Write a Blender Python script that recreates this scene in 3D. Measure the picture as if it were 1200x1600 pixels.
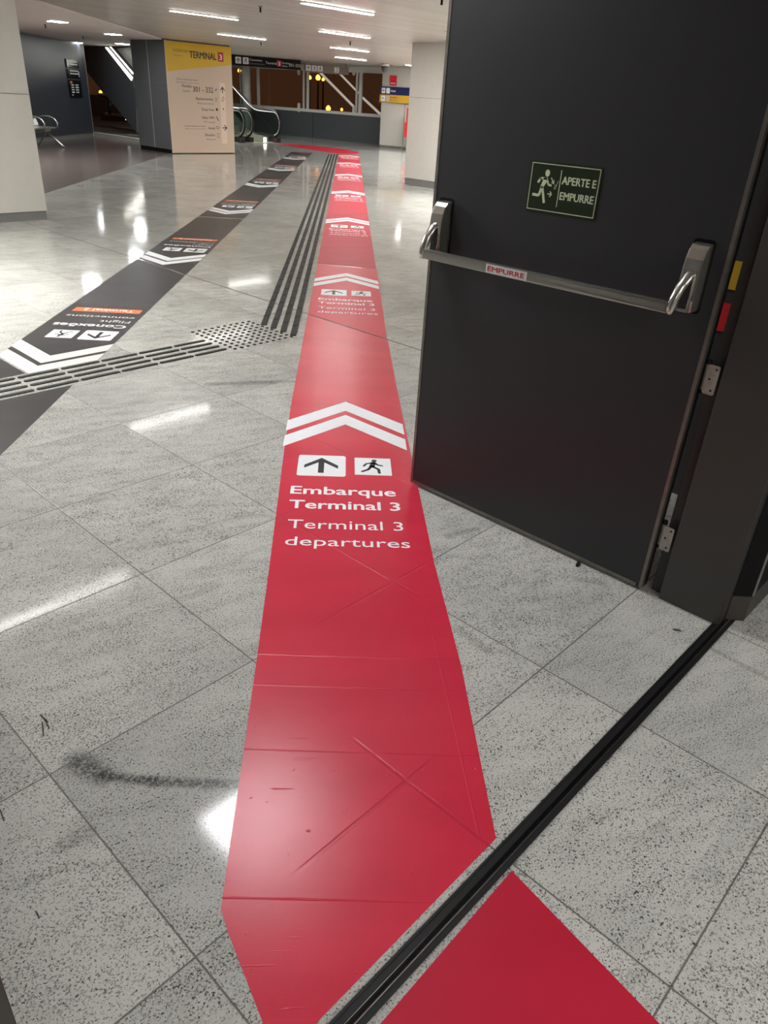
import bpy, math, random
from mathutils import Vector, Matrix
random.seed(7)
for o in list(bpy.data.objects): bpy.data.objects.remove(o)
scene = bpy.context.scene
COL = scene.collection

# ------------------------------------------------------------------ camera
# building axes: world X and Y follow the tile grid; the red lane runs at 45.9 deg
A44 = math.radians(44.1)
CA, SA = math.cos(A44), math.sin(A44)
FPX = 1161.0
HC = 1.5
_down = Vector((469-600, 2887-800, FPX)).normalized()
_up = -_down
_d = Vector((545-600, 150.314-800, FPX)); _d -= _down*_d.dot(_down)
_Y = _d.normalized(); _X = _Y.cross(_up)
if _X.x < 0: _X = -_X
def rig(v):                       # camera vector (x right, y down, z forward) -> world
    x, y, z = v.dot(_X), v.dot(_Y), v.dot(_up)
    return Vector((x*CA + y*SA, -x*SA + y*CA, z))
def W(x, y, z=0.0):               # lane frame (x right of the lane, y along it) -> world
    return Vector((x*CA + y*SA, -x*SA + y*CA, z))
def ray(p): return rig(Vector((p[0]-600, p[1]-800, FPX)))
EYE = Vector((0, 0, HC))
def F(p, h=0.0):
    r = ray(p); t = (h-HC)/r.z; return EYE + r*t
cam_d = bpy.data.cameras.new('camera'); cam = bpy.data.objects.new('camera', cam_d); COL.objects.link(cam)
r3 = rig(Vector((1, 0, 0))); u3 = rig(Vector((0, -1, 0))); b3 = rig(Vector((0, 0, -1)))
cam.matrix_world = Matrix(((r3.x, u3.x, b3.x, 0), (r3.y, u3.y, b3.y, 0), (r3.z, u3.z, b3.z, HC), (0, 0, 0, 1)))
cam_d.sensor_fit = 'VERTICAL'; cam_d.sensor_height = 36.0
cam_d.lens = FPX/1600*36.0
cam_d.clip_start = 0.05; cam_d.clip_end = 200
scene.camera = cam

# ------------------------------------------------------------------ world + exposure
wd = bpy.data.worlds.new('night'); scene.world = wd; wd.use_nodes = True
wd.node_tree.nodes['Background'].inputs[0].default_value = (0.032, 0.013, 0.006, 1)
wd.node_tree.nodes['Background'].inputs[1].default_value = 1.0
scene.view_settings.view_transform = 'Standard'
scene.view_settings.look = 'None'
scene.view_settings.gamma = 1
scene.view_settings.use_curve_mapping = False
scene.view_settings.exposure = 0.5
LAMP = 36.0        # emission of the linear ceiling lamps
SPOT = 60.0
FILL = 6.0  # emission of the weaker added fill panels
CEIL = 2.45

# ------------------------------------------------------------------ materials
def s2l(c): c /= 255.0; return c/12.92 if c <= .04045 else ((c+.055)/1.055)**2.4
def rgb(r, g, b): return (s2l(r), s2l(g), s2l(b), 1)
def mat(name, col, rough=.5, metal=0, spec=.5, noise=None, bump=None, emit=None, coat=0, trans=0, ior=1.45):
    m = bpy.data.materials.new(name); m.use_nodes = True
    nt = m.node_tree; b = nt.nodes['Principled BSDF']
    b.inputs['Base Color'].default_value = col; b.inputs['Roughness'].default_value = rough
    b.inputs['Metallic'].default_value = metal; b.inputs['Specular IOR Level'].default_value = spec
    b.inputs['Coat Weight'].default_value = coat; b.inputs['Transmission Weight'].default_value = trans
    b.inputs['IOR'].default_value = ior
    if emit:
        b.inputs['Emission Color'].default_value = emit[0]; b.inputs['Emission Strength'].default_value = emit[1]
    if noise or bump:
        tc = nt.nodes.new('ShaderNodeTexCoord')
    if noise:      # (scale, amount) colour mottling, optional stretch
        n = nt.nodes.new('ShaderNodeTexNoise'); n.inputs['Scale'].default_value = noise[0]; n.inputs['Detail'].default_value = 4
        mp = nt.nodes.new('ShaderNodeMapping'); mp.inputs['Scale'].default_value = noise[2] if len(noise) > 2 else (1, 1, 1)
        nt.links.new(tc.outputs['Object'], mp.inputs[0]); nt.links.new(mp.outputs[0], n.inputs['Vector'])
        mx = nt.nodes.new('ShaderNodeMix'); mx.data_type = 'RGBA'
        k = noise[1]
        mx.inputs['A'].default_value = tuple(c*(1-k) for c in col[:3])+(1,)
        mx.inputs['B'].default_value = tuple(min(1, c*(1+k)) for c in col[:3])+(1,)
        nt.links.new(n.outputs['Fac'], mx.inputs['Factor']); nt.links.new(mx.outputs['Result'], b.inputs['Base Color'])
    if bump:
        n = nt.nodes.new('ShaderNodeTexNoise'); n.inputs['Scale'].default_value = bump[0]
        bp = nt.nodes.new('ShaderNodeBump'); bp.inputs['Strength'].default_value = bump[1]; bp.inputs['Distance'].default_value = .002
        nt.links.new(tc.outputs['Object'], n.inputs['Vector']); nt.links.new(n.outputs['Fac'], bp.inputs['Height'])
        nt.links.new(bp.outputs[0], b.inputs['Normal'])
    return m

class NB:         # tiny node builder
    def __init__(s, m): s.m = m; s.nt = m.node_tree; s.N = s.nt.nodes; s.L = s.nt.links
    def val(s, sock, x):
        if isinstance(x, (int, float)): sock.default_value = x
        elif isinstance(x, (tuple, list, Vector)): sock.default_value = tuple(x)
        else: s.L.new(x, sock)
    def math(s, op, a, b=0.0, c=None, clamp=False):
        n = s.N.new('ShaderNodeMath'); n.operation = op; n.use_clamp = clamp
        s.val(n.inputs[0], a); s.val(n.inputs[1], b)
        if c is not None: s.val(n.inputs[2], c)
        return n.outputs[0]
    def vec(s, op, a, b=(0, 0, 0)):
        n = s.N.new('ShaderNodeVectorMath'); n.operation = op; s.val(n.inputs[0], a)
        if op == 'SCALE': s.val(n.inputs['Scale'], b)
        else: s.val(n.inputs[1], b)
        return n.outputs['Value'] if op in ('DOT_PRODUCT', 'LENGTH', 'DISTANCE') else n.outputs[0]
    def noise(s, v, scale, detail=3, rough=.5, dist=0):
        n = s.N.new('ShaderNodeTexNoise'); s.val(n.inputs['Vector'], v); n.inputs['Scale'].default_value = scale
        n.inputs['Detail'].default_value = detail; n.inputs['Roughness'].default_value = rough; n.inputs['Distortion'].default_value = dist
        return n.outputs['Fac']
    def ramp(s, x, a, b, lo=0., hi=1.):
        n = s.N.new('ShaderNodeMapRange'); s.val(n.inputs[0], x); n.inputs[1].default_value = a; n.inputs[2].default_value = b
        n.inputs[3].default_value = lo; n.inputs[4].default_value = hi; n.clamp = True; n.interpolation_type = 'SMOOTHSTEP'
        return n.outputs[0]
    def mix(s, f, a, b):
        n = s.N.new('ShaderNodeMix'); n.data_type = 'RGBA'; s.val(n.inputs['Factor'], f); s.val(n.inputs['A'], a); s.val(n.inputs['B'], b)
        return n.outputs['Result']
    def scale(s, v, k): 
        n = s.N.new('ShaderNodeMapping'); s.L.new(v, n.inputs[0]); n.inputs['Scale'].default_value = k; return n.outputs[0]
    def rotz(s, v, a):
        n = s.N.new('ShaderNodeMapping'); s.L.new(v, n.inputs[0]); n.inputs['Rotation'].default_value = (0, 0, a); return n.outputs[0]
    def capsule(s, p, a, b, r):       # 1 inside a soft capsule between floor points a, b
        a = Vector((a.x, a.y, 0)); b = Vector((b.x, b.y, 0)); d = b-a; L2 = d.length_squared
        q = s.vec('SUBTRACT', p, a)
        t = s.math('DIVIDE', s.vec('DOT_PRODUCT', q, d), L2, clamp=True)
        c = s.vec('SCALE', tuple(d), t)
        dd = s.vec('DISTANCE', q, c)
        return s.ramp(dd, r, r*.15)
    def joints(s, p, w):              # distance test to the tile joints, in world coordinates
        sep = s.N.new('ShaderNodeSeparateXYZ'); s.L.new(p, sep.inputs[0]); x, y = sep.outputs[0], sep.outputs[1]
        near = s.math('LESS_THAN', y, .50)
        yo = s.math('ADD', .80, s.math('MULTIPLY', near, .098-.80))
        def dist(c, off):
            k = s.math('DIVIDE', s.math('SUBTRACT', c, off), .6255)
            fr = s.math('FRACT', s.math('ADD', k, 100.5))
            return s.math('MULTIPLY', s.math('ABSOLUTE', s.math('SUBTRACT', fr, .5)), .6255)
        d = s.math('MINIMUM', dist(x, .420), dist(y, yo))
        return s.ramp(d, w, w*.45), x, y

def granite(name, dark=False):
    m = mat(name, (.5, .5, .5, 1)); b = NB(m); P = b.N['Principled BSDF']
    g = b.N.new('ShaderNodeNewGeometry').outputs['Position']
    J, x, y = b.joints(g, .0028)
    # every slab gets its own offset, so veins break at the joints
    tx = b.math('FLOOR', b.math('DIVIDE', b.math('SUBTRACT', x, .42), .6255)); ty = b.math('FLOOR', b.math('DIVIDE', b.math('SUBTRACT', y, .8), .6255))
    cmb = b.N.new('ShaderNodeCombineXYZ'); b.L.new(tx, cmb.inputs[0]); b.L.new(ty, cmb.inputs[1])
    wn = b.N.new('ShaderNodeTexWhiteNoise'); wn.noise_dimensions = '3D'; b.L.new(cmb.outputs[0], wn.inputs[0])
    off = b.vec('SCALE', wn.outputs['Color'], 3.0)
    q = b.vec('ADD', g, off)
    st = b.scale(b.rotz(q, math.radians(20)), (1, 2.6, 1))
    if dark:
        base = b.mix(b.noise(g, 60, 3), rgb(86, 76, 73), rgb(118, 106, 101))
        b.L.new(b.mix(J, base, rgb(40, 34, 32)), P.inputs['Base Color']); P.inputs['Roughness'].default_value = .18
        return m
    vein = b.noise(st, 3.2, 6, .6, 1.2)
    cloud = b.noise(q, 1.1, 4, .55)
    base = b.mix(b.ramp(cloud, .3, .7), rgb(176, 177, 173), rgb(198, 198, 193))
    base = b.mix(b.math('MULTIPLY', b.ramp(vein, .46, .36), .20), base, rgb(130, 131, 126))
    base = b.mix(b.math('MULTIPLY', b.ramp(b.noise(st, 5, 5, .6), .58, .75), .5), base, rgb(202, 199, 190))
    # speckles: mid grey grains and fine black flecks, thicker in cloudy drifts
    drift = b.noise(st, 7, 3)
    s1 = b.noise(q, 230, 2, .6)
    thr = b.math('MULTIPLY', b.math('SUBTRACT', drift, .5), .22)
    v1 = b.ramp(b.math('ADD', s1, thr), .52, .64)
    base = b.mix(b.math('MULTIPLY', v1, .75), base, rgb(104, 104, 100))
    s2 = b.noise(b.vec('ADD', q, (3.3, 1.7, 0)), 190, 2, .5)
    v2 = b.ramp(b.math('ADD', s2, b.math('MULTIPLY', thr, .6)), .60, .66)
    base = b.mix(b.math('MULTIPLY', v2, .88), base, rgb(44, 44, 44))
    s3 = b.ramp(b.noise(q, 260, 2, .5), .60, .70)
    base = b.mix(b.math('MULTIPLY', s3, .5), base, rgb(225, 223, 214))
    # scuffs and stains that belong to the floor
    gr = b.ramp(b.noise(g, 95, 4, .8), .30, .60)
    stains = [((118, 1188), (160, 1212), .05, .9), ((160, 1212), (240, 1221), .024, .95), ((240, 1221), (372, 1226), .026, .85),
              ((330, 600), (425, 598), .05, .5), ((392, 596), (470, 596), .035, .35),
              ((100, 1320), (140, 1300), .035, .45), ((700, 838), (745, 826), .025, .45), ((905, 905), (945, 912), .03, .35),
              ((1105, 1010), (1200, 1060), .018, .4), ((720, 985), (760, 1015), .03, .35)]
    for a, c, r, k in stains:
        mk = b.capsule(g, F(a), F(c), r)
        base = b.mix(b.math('MULTIPLY', b.math('MULTIPLY', mk, gr), k), base, rgb(58, 60, 60))
    for a, c, r in [((64, 1118), (74, 1128), .003), ((66, 1128), (68, 1150), .0025), ((70, 1124), (77, 1138), .0025), ((0, 1265), (6, 1282), .002), ((56, 1424), (61, 1434), .002), ((1055, 984), (1061, 985), .008), ((1083, 1474), (1088, 1477), .003)]:
        base = b.mix(b.math('MULTIPLY', b.capsule(g, F(a), F(c), r*1.5), .9), base, rgb(30, 30, 32))
    base = b.mix(b.math('MULTIPLY', J, .85), base, rgb(74, 74, 70))
    b.L.new(base, P.inputs['Base Color'])
    rg = b.ramp(b.noise(g, 2.5, 3), .3, .7, .06, .11)
    b.L.new(b.math('MAXIMUM', rg, b.math('MULTIPLY', J, .5)), P.inputs['Roughness'])
    P.inputs['Specular IOR Level'].default_value = .5
    bp = b.N.new('ShaderNodeBump'); bp.inputs['Strength'].default_value = .5; bp.inputs['Distance'].default_value = .002
    b.L.new(b.math('SUBTRACT', b.math('MULTIPLY', b.noise(g, 9, 2), .08), J), bp.inputs['Height']); b.L.new(bp.outputs[0], P.inputs['Normal'])
    return m

def vinyl(name, c1, c2, rough, worn=True):
    m = mat(name, c1); b = NB(m); P = b.N['Principled BSDF']
    g = b.N.new('ShaderNodeNewGeometry').outputs['Position']
    J, x, y = b.joints(g, .006)
    lane = b.rotz(g, A44)            # x across the lane, y along it
    sp = b.N.new('ShaderNodeSeparateXYZ'); b.L.new(lane, sp.inputs[0]); lx, ly = sp.outputs[0], sp.outputs[1]
    base = b.mix(b.ramp(b.noise(b.scale(lane, (1, 3, 1)), 1.6, 3), .3, .7), c1, c2)
    hgt = b.math('MULTIPLY', J, b.math('MULTIPLY', b.ramp(b.noise(g, 2.2, 1), .42, .56), -.5))
    base = b.mix(b.math('MULTIPLY', b.math('MULTIPLY', J, b.ramp(b.noise(g, 2.2, 1), .42, .56)), .22), base, tuple(c*.45 for c in c1[:3])+(1,))
    if worn:
        # wrinkles pressed across the film, and small bubbles
        wr = b.noise(b.scale(lane, (5, 55, 1)), 1, 2)
        fade = b.math('MULTIPLY', b.ramp(lx, .15, -.05), b.ramp(ly, 3.0, 2.2))
        hgt = b.math('ADD', hgt, b.math('MULTIPLY', b.math('MULTIPLY', b.ramp(wr, .70, .76), fade), .55))
        bub = b.ramp(b.noise(g, 55, 1), .72, .80)
        hgt = b.math('ADD', hgt, b.math('MULTIPLY', b.math('MULTIPLY', bub, b.ramp(ly, 1.9, 1.3)), .6))
        for yy in (1.775, 1.640, 1.395, .985):
            dy = b.math('ABSOLUTE', b.math('SUBTRACT', b.math('ADD', ly, b.math('MULTIPLY', lx, .03)), yy))
            hgt = b.math('ADD', hgt, b.math('MULTIPLY', b.ramp(dy, .0035, .0), .6))
        de = b.math('ABSOLUTE', b.math('SUBTRACT', b.math('ADD', lx, b.math('MULTIPLY', ly, .045)), .405))
        hgt = b.math('ADD', hgt, b.math('MULTIPLY', b.math('MULTIPLY', b.ramp(de, .004, .0), b.ramp(ly, 2.4, 2.2)), .25))
    weave = b.math('ADD', b.math('SINE', b.math('MULTIPLY', lx, 1400)), b.math('SINE', b.math('MULTIPLY', ly, 1400)))
    hgt = b.math('ADD', hgt, b.math('MULTIPLY', weave, .012))
    b.L.new(base, P.inputs['Base Color']); P.inputs['Roughness'].default_value = rough; P.inputs['Specular IOR Level'].default_value = .5
    bp = b.N.new('ShaderNodeBump'); bp.inputs['Strength'].default_value = .6; bp.inputs['Distance'].default_value = .002
    b.L.new(hgt, bp.inputs['Height']); b.L.new(bp.outputs[0], P.inputs['Normal'])
    return m

def slats(name, c1, c2, width, rough, metal, ang=0.):
    m = mat(name, c1); b = NB(m); P = b.N['Principled BSDF']
    g = b.N.new('ShaderNodeNewGeometry').outputs['Position']
    sp = b.N.new('ShaderNodeSeparateXYZ'); b.L.new(b.rotz(g, ang), sp.inputs[0]); y = sp.outputs[1]
    k = b.math('DIVIDE', y, width); fr = b.math('ABSOLUTE', b.math('SUBTRACT', b.math('FRACT', b.math('ADD', k, 100)), .5))
    line = b.ramp(fr, .44, .49)
    wn = b.N.new('ShaderNodeTexWhiteNoise'); wn.noise_dimensions = '1D'; b.L.new(b.math('FLOOR', b.math('ADD', k, 100)), wn.inputs['W'])
    st = b.noise(b.scale(g, (.6, 9, 1)), 1.5, 4)
    base = b.mix(b.math('ADD', b.math('MULTIPLY', wn.outputs['Value'], .5), b.math('MULTIPLY', st, .5)), c1, c2)
    base = b.mix(b.math('MULTIPLY', line, .75), base, rgb(60, 56, 52))
    b.L.new(base, P.inputs['Base Color']); P.inputs['Roughness'].default_value = rough; P.inputs['Metallic'].default_value = metal
    bp = b.N.new('ShaderNodeBump'); bp.inputs['Strength'].default_value = .5; bp.inputs['Distance'].default_value = .004
    b.L.new(b.math('SUBTRACT', b.math('MULTIPLY', st, .25), line), bp.inputs['Height']); b.L.new(bp.outputs[0], P.inputs['Normal'])
    return m

M = {}
M['granite'] = granite('speckled granite')
M['brown'] = granite('brown polished stone', True)
M['red'] = vinyl('red floor vinyl', rgb(210, 50, 74), rgb(200, 44, 68), .27)
M['red2'] = vinyl('red floor vinyl plain', rgb(206, 36, 66), rgb(198, 32, 62), .36, False)
M['red3'] = vinyl('dark red floor vinyl', rgb(190, 26, 56), rgb(180, 22, 52), .45, False)
M['black'] = vinyl('charcoal floor vinyl', rgb(58, 57, 58), rgb(50, 49, 51), .34, False)
M['white_ink'] = mat('white print', rgb(236, 240, 244), .4)
M['grey_ink'] = mat('pale worn print', rgb(206, 208, 204), .35)
M['black_ink'] = mat('black print', rgb(34, 34, 36), .4)
M['grey_text'] = mat('grey print', rgb(120, 112, 104), .4)
M['orange_ink'] = mat('orange print', rgb(226, 112, 66), .4)
M['red_ink'] = mat('red print', rgb(176, 24, 44), .4)
M['yellow'] = mat('yellow print', rgb(214, 172, 20), .35)
M['cream'] = mat('cream panel', rgb(204, 182, 162), .28)
M['cream2'] = mat('pale cream stripe', rgb(222, 200, 182), .28)
M['tactile'] = mat('dark tactile rubber', rgb(50, 51, 50), .6, spec=.2, noise=(60, .2))
M['ceil'] = slats('ceiling metal slats', rgb(178, 172, 162), rgb(214, 208, 198), .10, .35, .1)
M['plaster'] = mat('plaster ceiling', rgb(222, 214, 208), .7, noise=(2, .05))
M['clad'] = mat('pale grey cladding', rgb(188, 186, 178), .45, noise=(14, .05), bump=(300, .1))
M['plinth'] = mat('grey plinth', rgb(112, 112, 108), .4)
M['plinthdark'] = mat('scuffed dark kick plate', rgb(64, 60, 55), .45, noise=(20, .2))
M['pillar'] = mat('slate grey panel', rgb(92, 94, 94), .28, noise=(3, .12))
M['navy'] = mat('blue black wall panel', rgb(50, 55, 64), .35)
M['door'] = mat('charcoal door paint', rgb(41, 42, 44), .42, bump=(420, .05))
M['frame'] = mat('dark frame paint', rgb(58, 57, 54), .42, bump=(200, .05))
M['galv'] = mat('brushed galvanised steel', rgb(128, 124, 116), .38, .8, noise=(30, .3, (1, 1, .15)))
M['galv2'] = mat('worn steel strip', rgb(160, 158, 150), .45, .5, noise=(60, .3))
M['chrome'] = mat('satin chrome', rgb(205, 203, 196), .2, .9)
M['brush'] = mat('brushed steel', rgb(176, 176, 170), .28, .92)
M['rubber'] = mat('black rubber', rgb(26, 26, 27), .45, bump=(80, .3))
M['dark'] = mat('dark cavity', rgb(16, 16, 17), .7)
M['alu'] = mat('bright aluminium edge', rgb(200, 200, 196), .25, 1.0)
M['exitgreen'] = mat('dark olive green sign', rgb(26, 38, 16), .35)
M['exitink'] = mat('pale green print', rgb(196, 208, 176), .4)
M['whitepaint'] = mat('white painted metal', rgb(214, 214, 208), .35)
M['lowwall'] = mat('slate low wall panel', rgb(78, 82, 86), .35)
M['blackgloss'] = mat('black gloss', rgb(14, 14, 15), .2)
M['blackmatt'] = mat('black sign face', rgb(20, 19, 20), .7, spec=.2)
M['handrail'] = mat('black handrail rubber', rgb(18, 18, 20), .35)
M['lamp'] = mat('lamp diffuser', (1, 1, 1, 1), .5, emit=((1, .975, .93, 1), LAMP))
M['lampdim'] = mat('thin lamp diffuser', (1, 1, 1, 1), .5, emit=((1, .975, .93, 1), LAMP*.5))
M['fillsoft'] = mat('soft fill panel diffuser', (1, 1, 1, 1), .5, emit=((1, .98, .95, 1), FILL))  # weaker fill panels, added out of view
M['panelbright'] = mat('bright panel lamp diffuser', (1, 1, 1, 1), .5, emit=((.97, .97, 1, 1), 22))
M['fillmid'] = mat('mid fill panel diffuser', (1, 1, 1, 1), .5, emit=((1, .98, .95, 1), 47))  # strongest fill panel, added before the pale column
M['fillfar'] = mat('far fill panel diffuser', (1, 1, 1, 1), .5, emit=((1, .98, .95, 1), 29))  # fill panels added behind the columns, pillar and door
M['spotlamp'] = mat('downlight glass', (1, 1, 1, 1), .5, emit=((.93, .97, 1, 1), SPOT))
M['strip'] = mat('light strip', (1, 1, 1, 1), .5, emit=((1, .98, .86, 1), 3))
M['sodium'] = mat('sodium lamp glass', (1, .5, .1, 1), .5, emit=((1, .36, .05, 1), 5))
M['whitelamp'] = mat('small white lamp', (1, 1, 1, 1), .5, emit=((1, 1, .95, 1), 4))
M['night'] = mat('brown concrete', rgb(70, 44, 32), .8, noise=(.6, .3))
M['navyblue'] = mat('navy sign', rgb(30, 36, 84), .4)
M['mustard'] = mat('mustard sign', rgb(206, 162, 50), .4)
M['signred'] = mat('bright red sign', rgb(206, 44, 50), .4)
M['taupe'] = mat('taupe sign panel', rgb(110, 98, 88), .4)
M['yellowstep'] = mat('yellow step edge', rgb(220, 214, 60), .5)
def glassmat(name, tint, rough=.0, mixf=.85):
    m = bpy.data.materials.new(name); m.use_nodes = True; nt = m.node_tree
    for n in list(nt.nodes): nt.nodes.remove(n)
    o = nt.nodes.new('ShaderNodeOutputMaterial'); t = nt.nodes.new('ShaderNodeBsdfTransparent'); t.inputs[0].default_value = tint
    g = nt.nodes.new('ShaderNodeBsdfGlossy'); g.inputs['Roughness'].default_value = rough
    fr = nt.nodes.new('ShaderNodeFresnel'); fr.inputs[0].default_value = 1.5
    mx = nt.nodes.new('ShaderNodeMixShader')
    gm = nt.nodes.new('ShaderNodeNewGeometry'); mm = nt.nodes.new('ShaderNodeMath'); mm.operation = 'SUBTRACT'; mm.use_clamp = True
    nt.links.new(fr.outputs[0], mm.inputs[0]); nt.links.new(gm.outputs['Backfacing'], mm.inputs[1]); nt.links.new(mm.outputs[0], mx.inputs[0]); nt.links.new(t.outputs[0], mx.inputs[1]); nt.links.new(g.outputs[0], mx.inputs[2]); nt.links.new(mx.outputs[0], o.inputs[0])
    return m
M['glass'] = glassmat('clear window glass', (.9, .88, .85, 1))
M['balglass'] = glassmat('balustrade glass', (.72, .78, .76, 1))

# ------------------------------------------------------------------ mesh helpers
class MB:
    def __init__(s): s.v = []; s.f = []; s.mi = []; s.cur = 0
    def add(s, vs, fs):
        n = len(s.v); s.v += [tuple(v) for v in vs]
        for f in fs: s.f.append([i+n for i in f]); s.mi.append(s.cur)
        return s
    def box(s, x0, x1, y0, y1, z0, z1):
        return s.add([(x, y, z) for z in (z0, z1) for x, y in ((x0, y0), (x1, y0), (x1, y1), (x0, y1))],
                     [(3, 2, 1, 0), (4, 5, 6, 7), (0, 1, 5, 4), (1, 2, 6, 5), (2, 3, 7, 6), (3, 0, 4, 7)])
    def prism(s, pts, z0, z1, axis='z'):
        ar = sum(pts[i][0]*pts[(i+1) % len(pts)][1]-pts[(i+1) % len(pts)][0]*pts[i][1] for i in range(len(pts)))
        if ar < 0: pts = pts[::-1]
        n = len(pts)
        P = {'z': lambda a, b, c: (a, b, c), 'x': lambda a, b, c: (c, a, b), 'y': lambda a, b, c: (b, c, a)}[axis]
        vs = [P(a, b, z0) for a, b in pts]+[P(a, b, z1) for a, b in pts]
        return s.add(vs, [list(range(n))[::-1], list(range(n, 2*n))]+[(i, (i+1) % n, n+(i+1) % n, n+i) for i in range(n)])
    def disc(s, cx, cy, r, z0, z1, n=24, ry=None):
        ry = ry or r
        return s.prism([(cx+r*math.cos(2*math.pi*i/n), cy+ry*math.sin(2*math.pi*i/n)) for i in range(n)], z0, z1)
    def stroke(s, pts, w, z0, z1, caps=True):
        for (a, b) in zip(pts, pts[1:]):
            d = Vector(b)-Vector(a); 
            if d.length < 1e-9: continue
            n = Vector((-d.y, d.x)).normalized()*w/2
            s.prism([(a[0]+n.x, a[1]+n.y), (a[0]-n.x, a[1]-n.y), (b[0]-n.x, b[1]-n.y), (b[0]+n.x, b[1]+n.y)], z0, z1)
        if caps:
            for p in pts: s.disc(p[0], p[1], w/2, z0, z1, 12)
        return s
    def rrect(s, x0, x1, y0, y1, r, z0, z1, k=5):
        pts = []
        for cx, cy, a0 in ((x1-r, y1-r, 0), (x0+r, y1-r, 90), (x0+r, y0+r, 180), (x1-r, y0+r, 270)):
            for i in range(k+1):
                a = math.radians(a0+90*i/k); pts.append((cx+r*math.cos(a), cy+r*math.sin(a)))
        return s.prism(pts, z0, z1)
    def tube(s, path, r, n=10, sq=None):
        path = [Vector(p) for p in path]; rings = []
        for i, p in enumerate(path):
            t = ((path[i+1]-p) if i == 0 else (p-path[i-1]) if i == len(path)-1 else (path[i+1]-path[i-1])).normalized()
            a = Vector((0, 0, 1)) if abs(t.z) < .9 else Vector((1, 0, 0))
            if i == 0: u = t.cross(a).normalized()
            else: u = (u-t*u.dot(t)).normalized()
            w = t.cross(u); rr = r[i] if isinstance(r, (list, tuple)) else r
            rings.append([p+(u*math.cos(2*math.pi*k/n)+w*math.sin(2*math.pi*k/n)*(sq or 1))*rr for k in range(n)])
        vs = [v for R in rings for v in R]; fs = []
        for i in range(len(rings)-1):
            for k in range(n): fs.append((i*n+k, i*n+(k+1) % n, (i+1)*n+(k+1) % n, (i+1)*n+k))
        fs += [list(range(n))[::-1], [len(vs)-n+k for k in range(n)]]
        return s.add(vs, fs)
    def build(s, name, m, parent=None, bevel=0, smooth=False):
        me = bpy.data.meshes.new(name); me.from_pydata(s.v, [], s.f)
        ms = m if isinstance(m, (list, tuple)) else [m]
        for k in ms: me.materials.append(M[k] if isinstance(k, str) else k)
        for p, i in zip(me.polygons, s.mi): p.material_index = min(i, len(ms)-1); p.use_smooth = smooth
        me.update()
        import bmesh
        bm = bmesh.new(); bm.from_mesh(me); bmesh.ops.recalc_face_normals(bm, faces=bm.faces)
        if bevel:
            es = [e for e in bm.edges if e.is_manifold and e.calc_face_angle(0) > .5]
            bmesh.ops.bevel(bm, geom=es, offset=bevel, segments=2, affect='EDGES', profile=.7)
        bm.to_mesh(me); bm.free()
        o = bpy.data.objects.new(name, me); COL.objects.link(o)
        if parent: o.parent = parent
        return o
def tag(o, label=None, cat=None, group=None, kind=None):
    if label: o['label'] = label
    if cat: o['category'] = cat
    if group: o['group'] = group
    if kind: o['kind'] = kind
    return o
def empty(name, loc, rz=0., mw=None):
    o = bpy.data.objects.new(name, None); COL.objects.link(o); o.empty_display_size = .1
    if mw is not None: o.matrix_world = mw
    else: o.location = loc; o.rotation_euler = (0, 0, rz)
    return o
def frame(origin, xa, ya):      # local x, y given in world; z = x cross y
    xa = Vector(xa).normalized(); ya = Vector(ya).normalized(); za = xa.cross(ya)
    m = Matrix.Identity(4)
    for i in range(3): m[i][0], m[i][1], m[i][2], m[i][3] = xa[i], ya[i], za[i], origin[i]
    return m
_tc = {}
def text(body, x, y, w, cap, m, parent, z=.0, depth=.0004, bold=0., name='lettering', align='L'):
    key = body
    if key not in _tc:
        c = bpy.data.curves.new('t', 'FONT'); c.body = body; c.size = 1; c.extrude = .5; c.resolution_u = 3; c.fill_mode = 'BOTH'
        o = bpy.data.objects.new('t', c); COL.objects.link(o)
        dg = bpy.context.evaluated_depsgraph_get(); me = bpy.data.meshes.new_from_object(o.evaluated_get(dg))
        bpy.data.objects.remove(o)
        vs = [tuple(v.co) for v in me.vertices]; fs = [tuple(p.vertices) for p in me.polygons]
        x0 = min(v[0] for v in vs); x1 = max(v[0] for v in vs)
        _tc[key] = ([((v[0]-x0)/(x1-x0), v[1]/.729, v[2]+.5) for v in vs], fs)
        bpy.data.meshes.remove(me)
    vs, fs = _tc[key]
    mb = MB()
    for k_, (sx_, sy_) in enumerate(((-1, 0), (1, 0), (0, 1), (0, -1)) if bold else ((0, 0),)):
        mb.add([(x+a*w+sx_*bold*cap, y+b*cap+sy_*bold*cap*.6, z+c*depth+k_*.00002) for a, b, c in vs], fs)
    me = bpy.data.meshes.new(name); me.from_pydata(mb.v, [], mb.f); me.materials.append(M[m]); me.update()
    o = bpy.data.objects.new(name, me); COL.objects.link(o); o.parent = parent
    return o

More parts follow.
